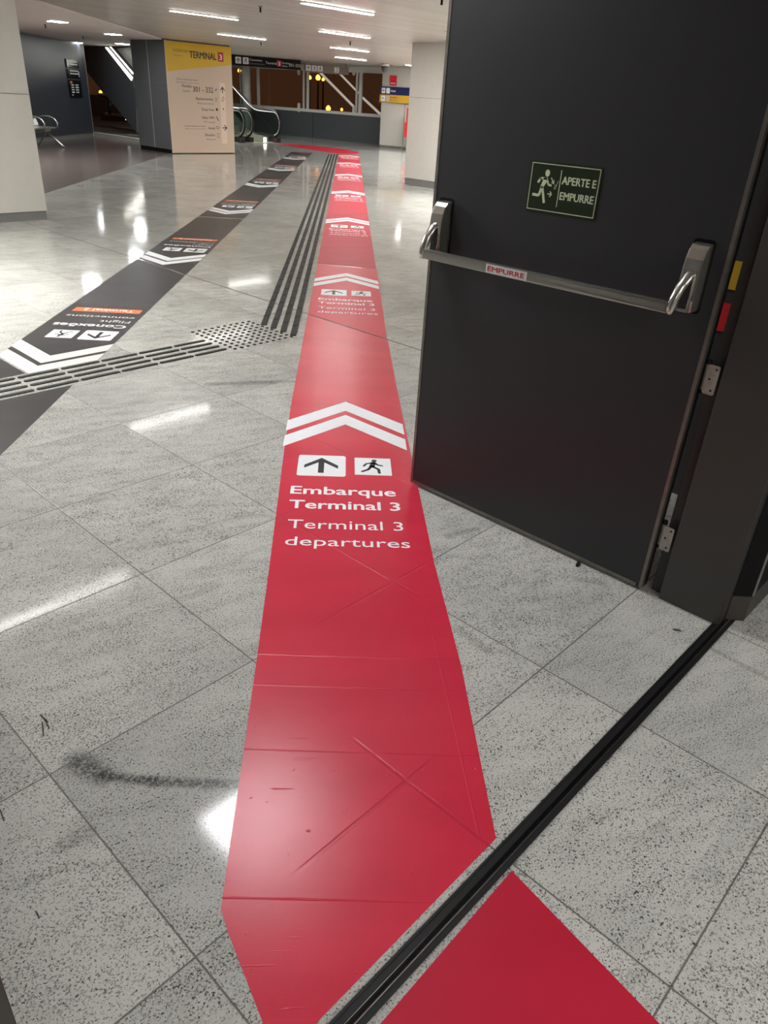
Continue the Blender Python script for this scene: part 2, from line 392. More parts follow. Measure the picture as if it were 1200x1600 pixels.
# walking figure, up arrow: drawn in a unit box, y up
def walker(mb, cx, cy, s, z0, z1):
    q = lambda *p: [(cx+a*s, cy+b*s) for a, b in p]
    mb.disc(cx+.06*s, cy+.40*s, .085*s, z0, z1, 16)
    mb.stroke(q((.03, .24), (-.02, -.02)), .17*s, z0, z1)
    mb.stroke(q((-.03, .25), (-.2, .16), (-.27, .0)), .075*s, z0, z1)
    mb.stroke(q((.08, .24), (.17, .10), (.30, .06)), .075*s, z0, z1)
    mb.stroke(q((-.05, -.04), (-.14, -.24), (-.32, -.38)), .095*s, z0, z1)
    mb.stroke(q((.03, -.05), (.18, -.2), (.2, -.46)), .095*s, z0, z1)
def arrow(mb, cx, cy, w, h, z0, z1, t=.16):
    mb.prism([(cx, cy+h/2), (cx-w/2, cy+h*.0), (cx-w/2, cy-h*.20), (cx, cy+h*.27), (cx+w/2, cy-h*.20), (cx+w/2, cy+h*.0)], z0, z1)
    mb.prism([(cx-w*t/2, cy+h*.27), (cx-w*t/2, cy-h/2), (cx+w*t/2, cy-h/2), (cx+w*t/2, cy+h*.27)], z0, z1)
def arrow_r(mb, cx, cy, w, h, z0, z1, rot=0):
    t = MB(); arrow(t, 0, 0, w, h, z0, z1, .17); c, s = math.cos(rot), math.sin(rot)
    mb.add([(cx+x*c-y*s, cy+x*s+y*c, z) for x, y, z in t.v], t.f)

# ------------------------------------------------------------------ floor, ceilings, walls
def S(o, label, cat=None): return tag(o, label, cat or 'structure', kind='structure')
LX = -4.45                                            # lane-frame x of the brown floor's edge
def lane_poly(pts): return [tuple(W(*p)[:2]) for p in pts]
# point where the brown edge meets X = 12.5
ye = (12.5-LX*CA)/SA
fl = MB().prism(lane_poly([(LX, -6), (9, -6), (14, 34), (6, 36), (-16, 46), (-24, 44), ((12.5-44*SA)/CA+0, 44), (LX, ye)]), -.15, 0).build('floor', 'granite')
S(fl, 'pale speckled granite floor laid in square polished slabs', 'floor')
fb = MB().prism(lane_poly([(LX, -6), (LX, ye), ((12.5-44*SA)/CA, 44), (-36, 44), (-24, -6)]), -.15, 0).build('floor', 'brown')
S(fb, 'dark brown polished stone floor in front of the blue black wall', 'floor')
ce = MB().prism(lane_poly([(LX+.02, -6), (9, -6), (14, 31), (1.3, 31), (-6, 36), (-8, 32), (LX+.02, 22.9)]), CEIL, CEIL+.2).build('ceiling', 'ceil')
S(ce, 'pale slatted metal ceiling with glossy streaks', 'ceiling')
cx_ = 13.35
cp = MB().prism([tuple(W(LX, -6)[:2]), tuple(W(LX, (cx_-LX*CA)/SA)[:2]), tuple(W((cx_-34*SA)/CA, 34)[:2]), tuple(W(-24, 20)[:2]), tuple(W(-24, -6)[:2])], CEIL-.02, CEIL+.2).build('ceiling', 'plaster')
S(cp, 'smooth beige plaster ceiling with four downlights', 'ceiling')

# wall with the double doorway: occupies Y .46-.72 beyond the jambs
wr = MB(); wr.box(2.40, 9.0, .465, .72, 0, CEIL)
wr.box(-5, -.02, .50, .72, 0, CEIL); wr.box(-.02, 2.4, .50, .72, 2.2, CEIL)
S(wr.build('wall_front', 'frame'), 'dark grey painted wall around the double doorway', 'wall')
# door frame
jr = empty('trim_1', (0, 0, 0)); S(jr, 'dark grey steel door frame with hinge jamb beside the open door', 'door frame')
MB().box(2.30, 2.399, .505, .722, 0, 2.2).build('jamb', 'frame', jr, .004)
MB().box(2.335, 2.398, .724, .765, 0, 2.2).build('stop', 'frame', jr, .003)
MB().box(-.019, .068, .505, .722, 0, 2.2).build('jamb', 'frame', jr, .002)
MB().box(.069, 2.299, .505, .722, 2.12, 2.198).build('head', 'frame', jr, .004)
MB().box(2.345, 2.352, .70, .7235, .0, .20).build('weather_strip', 'galv2', jr)
# steel corner strip and kick plate on the near side of the wall
kp = empty('trim_2', (0, 0, 0)); S(kp, 'black wall corner with a brushed steel strip over a dark kick plate at the right edge', 'corner trim')
q_ = [(2.352, .503), (2.397, .455), (3.4, .455), (3.4, .463), (2.3995, .463), (2.3995, .503)]
MB().prism(q_, 0, .10).build('kick_plate', 'plinthdark', kp, .001)
q_ = [(2.356, .503), (2.399, .458), (3.4, .458), (3.4, .463), (2.3995, .463), (2.3995, .503)]
MB().prism(q_, .1005, 2.2).build('casing', 'blackmatt', kp)
MB().box(2.402, 2.416, .4535, .4575, .1005, 2.2).build('corner_strip', 'galv2', kp)

# back of the near room and outer walls (close the room so light bounces)
S(MB().box(-6, 9.0, -6.1, -6.0, 0, CEIL).build('wall_back', 'clad'), 'pale wall behind the photographer', 'wall')
S(MB().box(9.0, 9.1, -6.0, .464, 0, CEIL).build('wall_side', 'clad'), 'pale side wall of the near room', 'wall')
S(MB().box(-6.1, -6.0, -6, 12, 0, CEIL).build('wall_side', 'clad'), 'pale side wall left of the doorway', 'wall')
S(MB().prism(lane_poly([(6.3, 7.3), (6.3, 27), (6.4, 27), (6.4, 7.4)]), 0, CEIL-.001).build('wall_right', 'clad'), 'pale wall hidden behind the open door', 'wall')
gp = F((1056, 772))
dk = empty('wall_niche', (gp.x, 0, 0)); S(dk, 'dark wall glimpsed through the hinge gap of the open door', 'wall')
MB().box(0, .25, .73, gp.y+.5, 0, CEIL-.001).build('panel', 'frame', dk)
def VXp(px, X): r = ray(px); t = X/r.x; return (r.y*t, HC+r.z*t)
for pa_, pb_, m_, lb in (((1152, 408), (1138, 452), 'mustard', 'yellow notice glimpsed through the door hinge gap'), ((1134, 474), (1116, 516), 'signred', 'red notice glimpsed through the door hinge gap')):
    (ya_, za_), (yb_, zb_) = VXp(pa_, gp.x-.01), VXp(pb_, gp.x-.01)
    nn = empty('notice', (gp.x-.001, ya_, zb_)); tag(nn, lb, 'sign')
    MB().box(-.008, 0, -.20, .20, 0, za_-zb_).build('plate', m_, nn, .001)

# ------------------------------------------------------------------ door leaves
def door_leaf(name, org, xa, label, signside):
    r = empty(name, None, mw=frame(org, xa, (0, 0, 1))); S(r, label, 'door')
    w, t = 1.112, .045
    MB().box(.013, w-.001, .026, 2.10, -t+.001, 0).build('leaf', 'door', r)
    e = MB(); e.box(0, .0125, .012, 2.10, -t, .0015); e.box(.0125, w-.02, .012, .0255, -t, .0015)
    e.box(w, w+.004, .012, 2.10, -.019, .0018); e.box(w-.008, w, .012, 2.10, 0.0002, .0018)
    e.build('edge_trim', 'galv', r)['label'] = 'worn galvanised steel edge'
    MB().box(w, w+.003, .012, 2.10, -t, -.0195).build('edge_seal', 'rubber', r)
    for h in (.19, .76, 1.62):
        k = MB(); k.tube([(w+.012, h, -.034), (w+.012, h+.082, -.034)], .008, 12)
        hg = k.build('hinge', 'galv2', r, smooth=False)
        MB().tube([(w+.012, h-.012, -.034), (w+.012, h, -.034)], .0095, 12).build('hinge_cap', 'dark', hg)
        MB().tube([(w+.012, h+.082, -.034), (w+.012, h+.094, -.034)], .0095, 12).build('hinge_cap', 'dark', hg)
        MB().rrect(w+.021, w+.058, h-.004, h+.088, .006, -.0108, -.0088).build('hinge_plate', 'galv2', hg)
        for a, c in ((.048, .076), (.034, .044), (.046, .010)):
            MB().disc(w+a, h+c, .0035, -.0088, -.0078, 12).build('screw', 'dark', hg)
    # panic bar
    for s0, sg in ((.037, 1), (1.006, -1)):
        prof = [(0, .995), (.050, .995), (.055, 1.03), (.057, 1.08), (.055, 1.115), (.049, 1.145), (.038, 1.170), (.024, 1.183), (0, 1.187)]
        mb = MB(); mb.prism([(c, b) for b, c in [(p[0], p[1]) for p in prof]], s0, s0+.054, 'x')
        # prism 'x': (a,b)->(y,z) = (height, offset)
        mt = mb.build('bar_mount', 'chrome', r, .004)
        mt['label'] = 'satin chrome panic bar mount'
        MB().box(s0+.014, s0+.040, 1.005, 1.108, .0572, .0582).build('slot', 'dark', mt)
        MB().box(s0+.008, s0+.046, .9955, 1.035, .0560, .0575).build('slot_lip', 'chrome', mt)
        MB().rrect(s0-.006, s0+.060, .985, 1.196, .012, .0002, .003).build('mount_base', 'blackgloss', mt)
        cx = s0+.027
        ex = .052 if sg == 1 else 1.018
        arm = MB().tube([(cx, 1.108, .048), (cx-.002*sg, 1.098, .064), (cx*.6+ex*.4, 1.07, .085), (cx*.2+ex*.8, 1.035, .098), (ex, 1.008, .102), (ex, .992, .101)],
                        [.014, .016, .016, .015, .014, .012], 12, .75).build('lever_arm', 'chrome', mt, smooth=True)
    pb = MB().rrect(.058, 1.012, 0, .034, .004, .0, .024); 
    pb.v = [(a, b+.993, c+.088) for a, b, c in pb.v]
    pb = pb.build('push_bar', 'brush', r, .006)
    if signside:
        st = MB().box(.352, .520, .9955, 1.0245, .1122, .1126).build('sticker', 'grey_ink', pb)
        text('EMPURRE', .360, 1.0025, .150, .0165, 'red_ink', pb, z=.1127, bold=.03, name='sticker_lettering')
    return r
door_leaf('door_1', (2.294, 1.902, 0), (0, -1, 0), 'charcoal steel door standing open with a chrome panic bar', True)
# second leaf, folded back along the left jamb (mirrored plan: its face looks toward +X)
d2 = empty('door_2', None, mw=frame((.062, .79, 0), (0, 1, 0), (0, 0, 1))); S(d2, 'dark edge of the second open door leaf at the lower left corner', 'door')
MB().box(0, 1.10, .026, 2.10, -.045, 0).build('leaf', 'door', d2)
MB().box(0, 1.10, .010, .0255, -.045, .0015).build('edge_trim', 'galv', d2)

# sign on the door: local frame x to the right, y up
sg = empty('exit_sign', None, mw=frame((2.294-.0004, 1.902-.407, 1.199), (0, -1, 0), (0, 0, 1)))
tag(sg, 'dark green photoluminescent plate with running figure fixed on the charcoal door', 'sign')
MB().rrect(0, .262, 0, .152, .004, .0, .0022).build('plate', 'exitgreen', sg)
b = MB(); z0, z1 = .0023, .0027
for a in ((.005, .257, .005, .0075), (.005, .257, .1445, .147), (.005, .0075, .0075, .1445), (.2545, .257, .0075, .1445)): b.box(*a, z0, z1)
b.box(.1165, .1190, .022, .132, z0, z1); b.build('border', 'exitink', sg)
b = MB(); q = lambda *p: [(x*.001, y*.001) for x, y in p]
b.disc(.067, .119, .0085, z0, z1, 20, .0105)
b.stroke(q((66, 103), (44, 102), (35, 88)), .0072, z0, z1, False); b.disc(.044, .102, .0036, z0, z1, 12)
b.prism(q((56, 106), (70, 106), (67, 90), (58, 75), (46, 75), (51, 90)), z0, z1)
b.stroke(q((67, 103), (76, 85), (88, 84)), .0066, z0, z1, False)
b.stroke(q((53, 78), (45, 50), (20, 51)), .0085, z0, z1, False)
b.stroke(q((54, 78), (69, 29)), .0085, z0, z1, False)
b.build('running_figure', 'exitink', sg)
b = MB(); b.stroke(q((83, 107), (93, 94)), .0035, z0, z1, False); b.prism(q((97, 88), (85, 92), (96, 102)), z0, z1)
b.stroke(q((77, 58), (92, 58)), .0035, z0, z1, False); b.stroke(q((86, 66), (93, 58), (86, 50)), .0035, z0, z1, False)
b.stroke(q((99, 74), (101, 86), (108, 88)), .0015, z0, z1, False); b.stroke(q((104, 74), (106, 84), (111, 100)), .0015, z0, z1, False)
b.build('arrow', 'exitink', sg)
text('APERTE E', .125, .092, .122, .024, 'exitink', sg, z=z0, bold=.035)
text('EMPURRE', .125, .046, .122, .024, 'exitink', sg, z=z0, bold=.035)
MB().tube([(.185, 2.294, .0)], .001) if False else None
ds = MB().rrect(-.012, .012, -.006, .006, .004, .0005, .012)
ds.v = [(2.27+x, 1.03+y*1.0, z) for x, y, z in ds.v]
tag(ds.build('door_stop', 'rubber'), 'small black rubber stop on the floor under the open door', 'door stop')

# ------------------------------------------------------------------ floor seams
th = empty('floor_threshold', (0, .50, 0)); tag(th, 'black rubber floor joint with metal edges running under the doorway', 'floor joint')
MB().box(.0, 2.40, -.018, .018, .0005, .0035).build('rubber_gasket', 'rubber', th)
g2 = MB(); g2.box(.0, 2.40, -.006, .003, .0036, .0055); g2.build('gasket_ridge', 'blackgloss', th, .0008)
MB().box(.0, 2.40, -.0245, -.0185, .0005, .0045).build('metal_edge', 'rubber', th)
MB().box(.0, 2.40, -.0115, -.0090, .0036, .0050).build('metal_edge', 'alu', th)
MB().box(.0, 2.40, .0185, .0245, .0005, .0045).build('metal_edge', 'rubber', th)
ej = empty('expansion_joint', (3.871, 2.6, 0))
MB().box(-.006, .006, 0, 6.87, .0001, .00055).build('joint_cover', 'rubber', ej)
ej = tag(ej, 'thin dark expansion joint crossing the floor and both printed lanes', 'floor joint')

# ------------------------------------------------------------------ printed floor lanes
def lane_root(name, x, y, back=False, tilt=0.):
    rz = -A44 + (math.pi if back else 0) + tilt
    o = empty(name, W(x, y, 0), rz); return o
Z1 = .0008
def poly_local(root_xy, back, tilt, pts):
    # lane-frame points -> local coordinates of a root made by lane_root
    a = (math.pi if back else 0)+tilt; c, s = math.cos(-a), math.sin(-a); out = []
    for x, y in pts:
        dx, dy = x-root_xy[0], y-root_xy[1]; out.append((dx*c-dy*s, dx*s+dy*c))
    return out
def chevrons(root, w, d0, m, t1=.137, g=.061, t2=.133, z=Z1):
    for a, t in ((d0, t1), (d0-t1-g, t2)):
        MB().prism([(0, a), (-w/2, a-w/2), (-w/2, a-w/2-t), (0, a-t), (w/2, a-w/2-t), (w/2, a-w/2)], z, z+.0004).build('chevron', m, root)
def red_unit(root, w, ang=True, near=True):
    chevrons(root, w, 0, 'white_ink')
    z = Z1
    MB().rrect(-.218, .003, -.945, -.725, .014, z, z+.0003).build('arrow_panel', 'white_ink', root)
    a = MB(); arrow(a, -.110, -.833, .156, .160, z+.0004, z+.0006, .17); a.build('arrow', 'black_ink', root)
    MB().rrect(.045, .215, -.920, -.738, .004, z, z+.0003).build('figure_panel', 'white_ink', root)
    f = MB(); walker(f, .128, -.828, .150, z+.0004, z+.0006); f.build('walking_figure', 'black_ink', root)
    text('Embarque', -.232, -1.120, .452, .074, 'white_ink', root, z=z, bold=.030)
    text('Terminal 3', -.230, -1.248, .462, .074, 'white_ink', root, z=z, bold=.030)
    text('Terminal 3', -.226, -1.412, .462, .072, 'white_ink', root, z=z)
    text('departures', -.226, -1.540, .480, .066, 'white_ink', root, z=z)
def yjoint(x, Xw): return (Xw-x*CA)/SA        # lane y where world X = Xw
def near_y(x, Yw): return (Yw+x*SA)/CA        # lane y where world Y = Yw
# nearest full sticker: doorway threshold to the expansion joint
XJ = 3.871
rt = (0.030, 3.955)
r1 = lane_root('floor_sticker', *rt)
tag(r1, 'long red floor sticker in front of the doorway with large white terminal lettering', 'floor sticker', 'red floor stickers of the departures lane')
PN = [(-.272, yjoint(-.272, XJ-.009)), (-.270, 3.9), (-.263, 3.303), (-.240, 2.288), (-.230, 1.729), (-.220, .966), (-.198, .915), (-.0776, .680), (.393, 1.136), (.391, 1.743), (.366, 2.313), (.348, 3.352), (.333, 4.3), (.325, yjoint(.325, XJ-.009))]
MB().prism(poly_local(rt, 0, 0, PN), .0003, .0007).build('vinyl_film', 'red', r1)
red_unit(r1, .605)
# next: expansion joint to overlap seam
rt = (0.026, 7.44)
r2 = lane_root('floor_sticker', *rt)
tag(r2, 'bright red floor sticker just beyond the expansion joint, second from the doorway', 'floor sticker', 'red floor stickers of the departures lane')
MB().prism(poly_local(rt, 0, 0, [(-.272, yjoint(-.272, XJ+.009)), (.322, yjoint(.322, XJ+.009)), (.330, 7.695), (-.266, 7.82)]), .0003, .0007).build('vinyl_film', 'red2', r2)
red_unit(r2, .590)
ys = [(11.24, 7.84, .012, 'third'), (14.69, 11.63, .018, 'fourth'), (18.05, 15.05, .024, 'fifth'), (21.3, 18.4, .030, 'sixth'), (24.0, 21.65, .034, 'farthest')]
for (ya, y0, xx, nm) in ys:
    rt = (xx+.018, ya); rr_ = lane_root('floor_sticker', *rt)
    tag(rr_, {'third': 'red floor sticker starting at the overlap seam, third from the doorway', 'fourth': 'red floor sticker, fourth from the doorway, beside the long tactile bars',
              'fifth': 'small looking red floor sticker, fifth from the doorway', 'sixth': 'second farthest red floor sticker of the straight lane', 'farthest': 'farthest red sticker of the straight lane where it turns left'}[nm],
        'floor sticker', 'red floor stickers of the departures lane')
    top = min(ya+.36, 24.32)
    MB().prism(poly_local(rt, 0, 0, [(xx-.285, y0), (xx+.31, y0-(.12 if nm == 'third' else 0)), (xx+.315, top), (xx-.28, top)]), .0003, .0007).build('vinyl_film', 'red3', rr_)
    red_unit(rr_, .59)
# sticker beyond the threshold, toward the camera
rt = (.35, .7); r0 = lane_root('floor_sticker', *rt)
tag(r0, 'plain red floor sticker in the lower right corner on the near side of the threshold', 'floor sticker')
q0 = [(.414, 1.052), (.88, .38), (.40, .0), (-.17, .46)]
MB().prism(poly_local(rt, 0, 0, q0), .0003, .0008).build('vinyl_film', 'red3', r0)
# maroon branch running left at the far end
pp = [F(p) for p in ((424, 223), (470, 226), (530, 232), (561, 238), (561, 240.5), (529, 240), (478, 233))]
bl = MB().prism([(p.x, p.y) for p in pp], .0003, .0007).build('floor_sticker', 'red3')
tag(bl, 'distant dark red floor band turning left toward the escalators', 'floor sticker')

# charcoal lane, read from the far side (its arrows point to the camera)
TL = math.radians(-1.4)
def black_unit(name_label, cxy, top_y, first=False, second=False):
    rt = cxy; a = lane_root('floor_sticker', rt[0], rt[1], True, TL)
    tag(a, name_label, 'floor sticker', 'charcoal floor stickers of the connections lane')
    ink = 'grey_ink' if first else 'white_ink'
    L = rt[1]-top_y; E0 = E1 = L; N0 = N1 = .33
    if first: (_, E0), (_, E1) = poly_local(rt, True, TL, [(bx(7.6)+.30, yjoint(bx(7.6)+.30, XJ-.010)), (bx(7.6)-.30, yjoint(bx(7.6)-.30, XJ-.010))])
    if second: (_, N0), (_, N1) = poly_local(rt, True, TL, [(bx(7.2)+.30, yjoint(bx(7.2)+.30, XJ+.010)), (bx(7.2)-.30, yjoint(bx(7.2)-.30, XJ+.010))])
    if first:
        f = MB(); f.prism([(0, -.341), (-.30, -.645), (-.30, E0), (.30, E1), (.30, -.645)], .0003, .0007)
        f.prism([(0, -.141), (-.30, -.435), (-.30, -.495), (0, -.190), (.30, -.495), (.30, -.435)], .0003, .0007)
        f.build('vinyl_film', 'black', a)
        chevrons(a, .60, 0, ink, .140, .049, .150, z=.0003)
    else:
        MB().prism([(-.30, N0), (-.30, L), (.30, L), (.30, N1)], .0003, .0007).build('vinyl_film', 'black', a)
        chevrons(a, .59, 0, ink, .140, .051, .150)
    z = Z1
    MB().rrect(-.255, -.035, -.920, -.705, .014, z, z+.0003).build('arrow_panel', ink if not first else 'white_ink', a)
    k = MB(); arrow(k, -.145, -.812, .156, .160, z+.0004, z+.0006, .17); k.build('arrow', 'black_ink', a)
    MB().rrect(.005, .180, -.900, -.720, .004, z, z+.0003).build('figure_panel', 'white_ink', a)
    k = MB(); walker(k, .092, -.810, .150, z+.0004, z+.0006); k.build('walking_figure', 'black_ink', a)
    text('Conexões', -.262, -1.073, .500, .078, 'white_ink', a, z=z, bold=.030)
    text('Flight', -.258, -1.190, .215, .060, 'grey_ink', a, z=z)
    text('connections', -.258, -1.300, .490, .055, 'grey_ink', a, z=z)
    MB().box(-.258, .235, -1.510, -1.405, z, z+.0003).build('orange_band', 'orange_ink', a)
    text('Terminal 2', -.205, -1.490, .37, .066, 'white_ink', a, z=z+.0004)
    return a
bx = lambda y: -1.805+.0245*(y-4.22)
black_unit('charcoal floor sticker nearest the camera with separate grey chevrons above the tactile bars', (-1.805, 4.224), yjoint(bx(6.9), XJ-.02)-.1, True)
bu = [(7.42, 10.58, 'charcoal floor sticker just beyond the expansion joint, second of its lane'), (10.95, 14.06, 'charcoal floor sticker in mid distance, third of its lane'),
      (14.42, 17.49, 'charcoal floor sticker, fourth of its lane, before the sign pillar'), (17.85, 20.89, 'charcoal floor sticker, fifth of its lane, right of the sign pillar'),
      (21.25, 24.15, 'farthest charcoal floor sticker near the escalators')]
for y0, y1, lb in bu: black_unit(lb, (bx(y0), y0), y1, second=y0 < 8)
# dark film near the tactile path, cut by it
k = empty('floor_sticker', W(-1.8, 3.7), 0); tag(k, 'plain charcoal floor sticker at the left edge, cut in two by the tactile bars', 'floor sticker')
o = W(-1.8, 3.7)
pA = [(-1.82, 4.222), (-2.10, 4.512), (-2.10, near_y(-2.10, 4.285)), ]
pB = [(-1.503, near_y(-1.503, 3.965)), (-2.115, near_y(-2.115, 3.965)), (-2.13, 2.4), (-1.54, 2.4)]
for pl in (pA, pB):
    MB().prism([(W(*p).x-o.x, W(*p).y-o.y) for p in pl], .0003, .0007).build('vinyl_film', 'black', k)

# ------------------------------------------------------------------ tactile paving
def dup_mesh(src, loc, parent, rz=0.):
    c = src.copy(); COL.objects.link(c); c.parent = parent; c.location = loc; c.rotation_euler = (0, 0, rz); return c
tp = empty('tactile_path', (1.82, 4.13, 0)); tag(tp, 'four rows of dark rounded tactile bars crossing the charcoal lane', 'tactile paving')
bar = MB().rrect(0, .240, -.0145, .0145, .0142, .0006, .005, 6).build('guiding_bar', 'tactile', tp, .001)
first = True
for k in range(-5, 4):
    for i, yy in enumerate((4.249, 4.169, 4.088, 4.008)):
        loc = (.255*k, yy-4.13, 0)
        if first: bar.location = loc; first = False
        else: dup_mesh(bar, loc, tp)
wp = empty('tactile_patch', (3.115, 4.22, 0)); tag(wp, 'square patch of small dark tactile studs where the bars turn', 'tactile paving')
stud = MB(); stud.disc(0, 0, .0125, .0006, .002, 14); stud.disc(0, 0, .010, .002, .005, 14)
stud = stud.build('stud', 'tactile', wp)
first = True
for i in range(10):
    for j in range(10):
        loc = (-.243+.054*i, -.243+.054*j, 0)
        if first: stud.location = loc; first = False
        else: dup_mesh(stud, loc, wp)
lp = empty('tactile_path', W(-.45, 5.4), -A44); tag(lp, 'four long rows of dark tactile bars running beside the red lane to the windows', 'tactile paving')
bar2 = MB().rrect(-.021, .021, 0, .247, .004, .0006, .005, 3).build('guiding_bar', 'tactile', lp, .001)
first = True; far = MB()
for i in range(4):
    x0 = -.578+.0775*i; y0 = 5.46-.080*i
    for kk in range(73):
        y = y0+.2575*kk; x = x0+.0028*(y-5.4)
        if y > 23.9: continue
        xj = x*CA+(y+.12)*SA
        loc = (x+.45, y-5.4, 0)
        if kk < 25:
            if first: bar2.location = loc; first = False
            else: dup_mesh(bar2, loc, lp)
        else: far.box(loc[0]-.021, loc[0]+.021, loc[1], loc[1]+.252, .0006, .005)
far.build('guiding_bar', 'tactile', lp)['kind'] = 'stuff'

# ------------------------------------------------------------------ columns
def clad_block(name, label, x0, x1, y0, y1, m, pl, cat='column', seams=(), joints=(), z1=CEIL, h=.14):
    o = empty(name, ((x0+x1)/2, (y0+y1)/2, 0)); tag(o, label, cat)
    cx, cy = (x0+x1)/2, (y0+y1)/2
    MB().box(x0-cx, x1-cx, y0-cy, y1-cy, h, z1-.001).build('cladding', m, o, .006)
    MB().box(x0-cx+.012, x1-cx-.012, y0-cy+.012, y1-cy-.012, .0, h-.001).build('plinth', pl, o)
    if seams:
        s = MB()
        for a in seams: s.box(*a)
        s.v = [(a-cx, b-cy, c) for a, b, c in s.v]; s.build('panel_seam', 'plinth', o)
    return o
clad_block('column', 'broad pale grey clad column at the left edge with a grey plinth', 2.30, 4.20, 9.48, 11.3, 'clad', 'plinth', h=.10,
           seams=[(2.31, 4.19, 9.477, 9.4805, 1.32, 1.326)])
clad_block('column', 'pale grey clad column on the right, half hidden by the open door', 12.26, 13.9, 8.6, 10.98, 'clad', 'plinth', h=.13,
           seams=[(12.257, 12.261, 10.13, 10.15, .13, 2.44), (12.257, 12.261, 8.61, 10.97, 1.55, 1.556)])
pc = clad_block('pillar', 'slate grey panelled pillar carrying the yellow terminal sign', 11.40, 13.27, 18.05, 19.58, 'pillar', 'blackgloss', cat='pillar', h=.09,
           seams=[])
sm = MB().box(-.937, -.934, .02, .036, .09, 2.44); sm.build('panel_seam', 'clad', pc)
sm = MB().box(-.937, -.934, -.76, .76, 1.545, 1.553); sm.build('panel_seam', 'plinth', pc)

# wayfinding sign covering the pillar's front face; local x right, y up, z out (-Y)
ws = empty('wayfinding_sign', None, mw=frame((11.385, 18.045, .02), (1, 0, 0), (0, 0, 1)))
tag(ws, 'tall cream directory sign with yellow header wrapped on the slate pillar', 'sign')
MB().box(0, 1.90, 0, 2.40, .0, .03).build('panel', 'cream', ws, .002)
MB().prism([(0, 2.395), (0, 1.765), (1.90, 2.015), (1.90, 2.395)], .0302, .0312).build('header', 'yellow', ws)
MB().rrect(1.50, 1.665, .22, 1.60, .01, .0302, .0308).build('icon_column', 'cream2', ws)
zt = .0315
text('TERMINAL', .665, 2.09, .78, .150, 'black_ink', ws, z=zt, bold=.035)
b3_ = MB().box(1.49, 1.655, 2.065, 2.265, zt, zt+.0005).build('terminal_badge', 'red_ink', ws)
text('3', 1.535, 2.10, .075, .125, 'white_ink', ws, z=zt+.0006, bold=.015)
text('VOCÊ ESTÁ NO', .20, 2.19, .42, .055, 'black_ink', ws, z=zt)
text('You are in', .20, 2.10, .26, .050, 'grey_text', ws, z=zt)
text('Todas as conexões para acesso', .24, 1.61, .62, .034, 'black_ink', ws, z=zt)
text('Os Passageiros para acesso', .24, 1.545, .66, .034, 'grey_text', ws, z=zt)
text('Portões', .40, 1.455, .27, .070, 'black_ink', ws, z=zt, bold=.01)
text('Gates', .40, 1.355, .22, .060, 'grey_text', ws, z=zt)
text('301 - 332', .70, 1.37, .60, .125, 'black_ink', ws, z=zt, bold=.012)
for tx, ty, x0, w, y in (('Restaurantes', 'Restaurants', .78, .50, 1.20), ('Duty free', None, .93, .36, .965), ('Salas VIPs', 'VIP Lounges', .92, .38, .785), ('Hotel', None, 1.10, .20, .545), ('Elevador', 'Elevator', .99, .31, .39)):
    text(tx, x0, y, w, .060, 'black_ink', ws, z=zt, bold=.012)
    if ty: text(ty, x0+.04, y-.095, w-.02, .052, 'grey_text', ws, z=zt)
text('Somente saída para o Hotel', .40, .60, .60, .032, 'black_ink', ws, z=zt)
text('Saída outra para a Hotel', .40, .54, .60, .032, 'grey_text', ws, z=zt)
ic = MB(); arrow(ic, 1.585, 1.45, .13, .15, zt, zt+.0005, .18); arrow_r(ic, 1.61, .585, .13, .15, zt, zt+.0005, -math.pi/2); ic.build('arrow', 'black_ink', ws)
ic = MB()
ic.stroke([(1.35, 1.42), (1.42, 1.46)], .014, zt, zt+.0005); ic.stroke([(1.37, 1.47), (1.40, 1.43)], .009, zt, zt+.0005)
ic.stroke([(1.36, 1.17), (1.36, 1.27)], .010, zt, zt+.0005); ic.stroke([(1.40, 1.17), (1.40, 1.27)], .010, zt, zt+.0005)
ic.disc(1.385, 1.00, .032, zt, zt+.0005); ic.stroke([(1.36, .84), (1.42, .75)], .02, zt, zt+.0005)
ic.stroke([(1.35, .57), (1.36, .62), (1.43, .60), (1.42, .56), (1.35, .57)], .010, zt, zt+.0005)
ic.stroke([(1.36, .36), (1.36, .46), (1.42, .46), (1.42, .36), (1.36, .36)], .008, zt, zt+.0005)
ic.stroke([(1.55, 1.22), (1.60, 1.30), (1.63, 1.25), (1.57, 1.18), (1.55, 1.22)], .009, zt, zt+.0005)
ic.rrect(1.575, 1.605, 1.00, 1.035, .004, zt, zt+.0005)
ic.build('pictogram', 'black_ink', ws)

# ------------------------------------------------------------------ left wing: blue-black wall, directory, seats
LA, LB = W(-8.63, 17.1), W(-7.785, 25.94)
def wallframe(A, B, z=0):      # local x from A to B, y up, z toward the camera
    d = (B-A).normalized(); fr = frame(A+Vector((0, 0, z)), d, (0, 0, 1))
    return fr
wl = empty('wall_left', None, mw=wallframe(LA, LB)); S(wl, 'blue black panelled wall at the far left', 'wall')
Lw = (LB-LA).length
MB().box(0, Lw, .10, CEIL-.03, -.3, 0).build('panel', 'navy', wl)
MB().box(0, Lw-.01, 0, .10, -.3, -.01).build('skirting', 'plinth', wl)
po = MB().box(Lw+.005, Lw+.07, 0, CEIL-.03, -.12, -.02).build('end_post', 'whitepaint', wl)
dsn = empty('directory_sign', None, mw=wallframe(LA, LB) @ Matrix.Translation((0, 0, .002)))
tag(dsn, 'small black directory sign hung on the blue black wall', 'sign')
b0 = 5.15+2.35
for j, (a0, a1, c0, c1) in enumerate(((0, .82, 1.78, 1.98), (0, .82, 1.52, 1.74), (.0, .82, 1.04, 1.48))):
    MB().box(b0+a0, b0+a1, c0, c1, 0, .03).build('panel', 'blackgloss', dsn, .003)
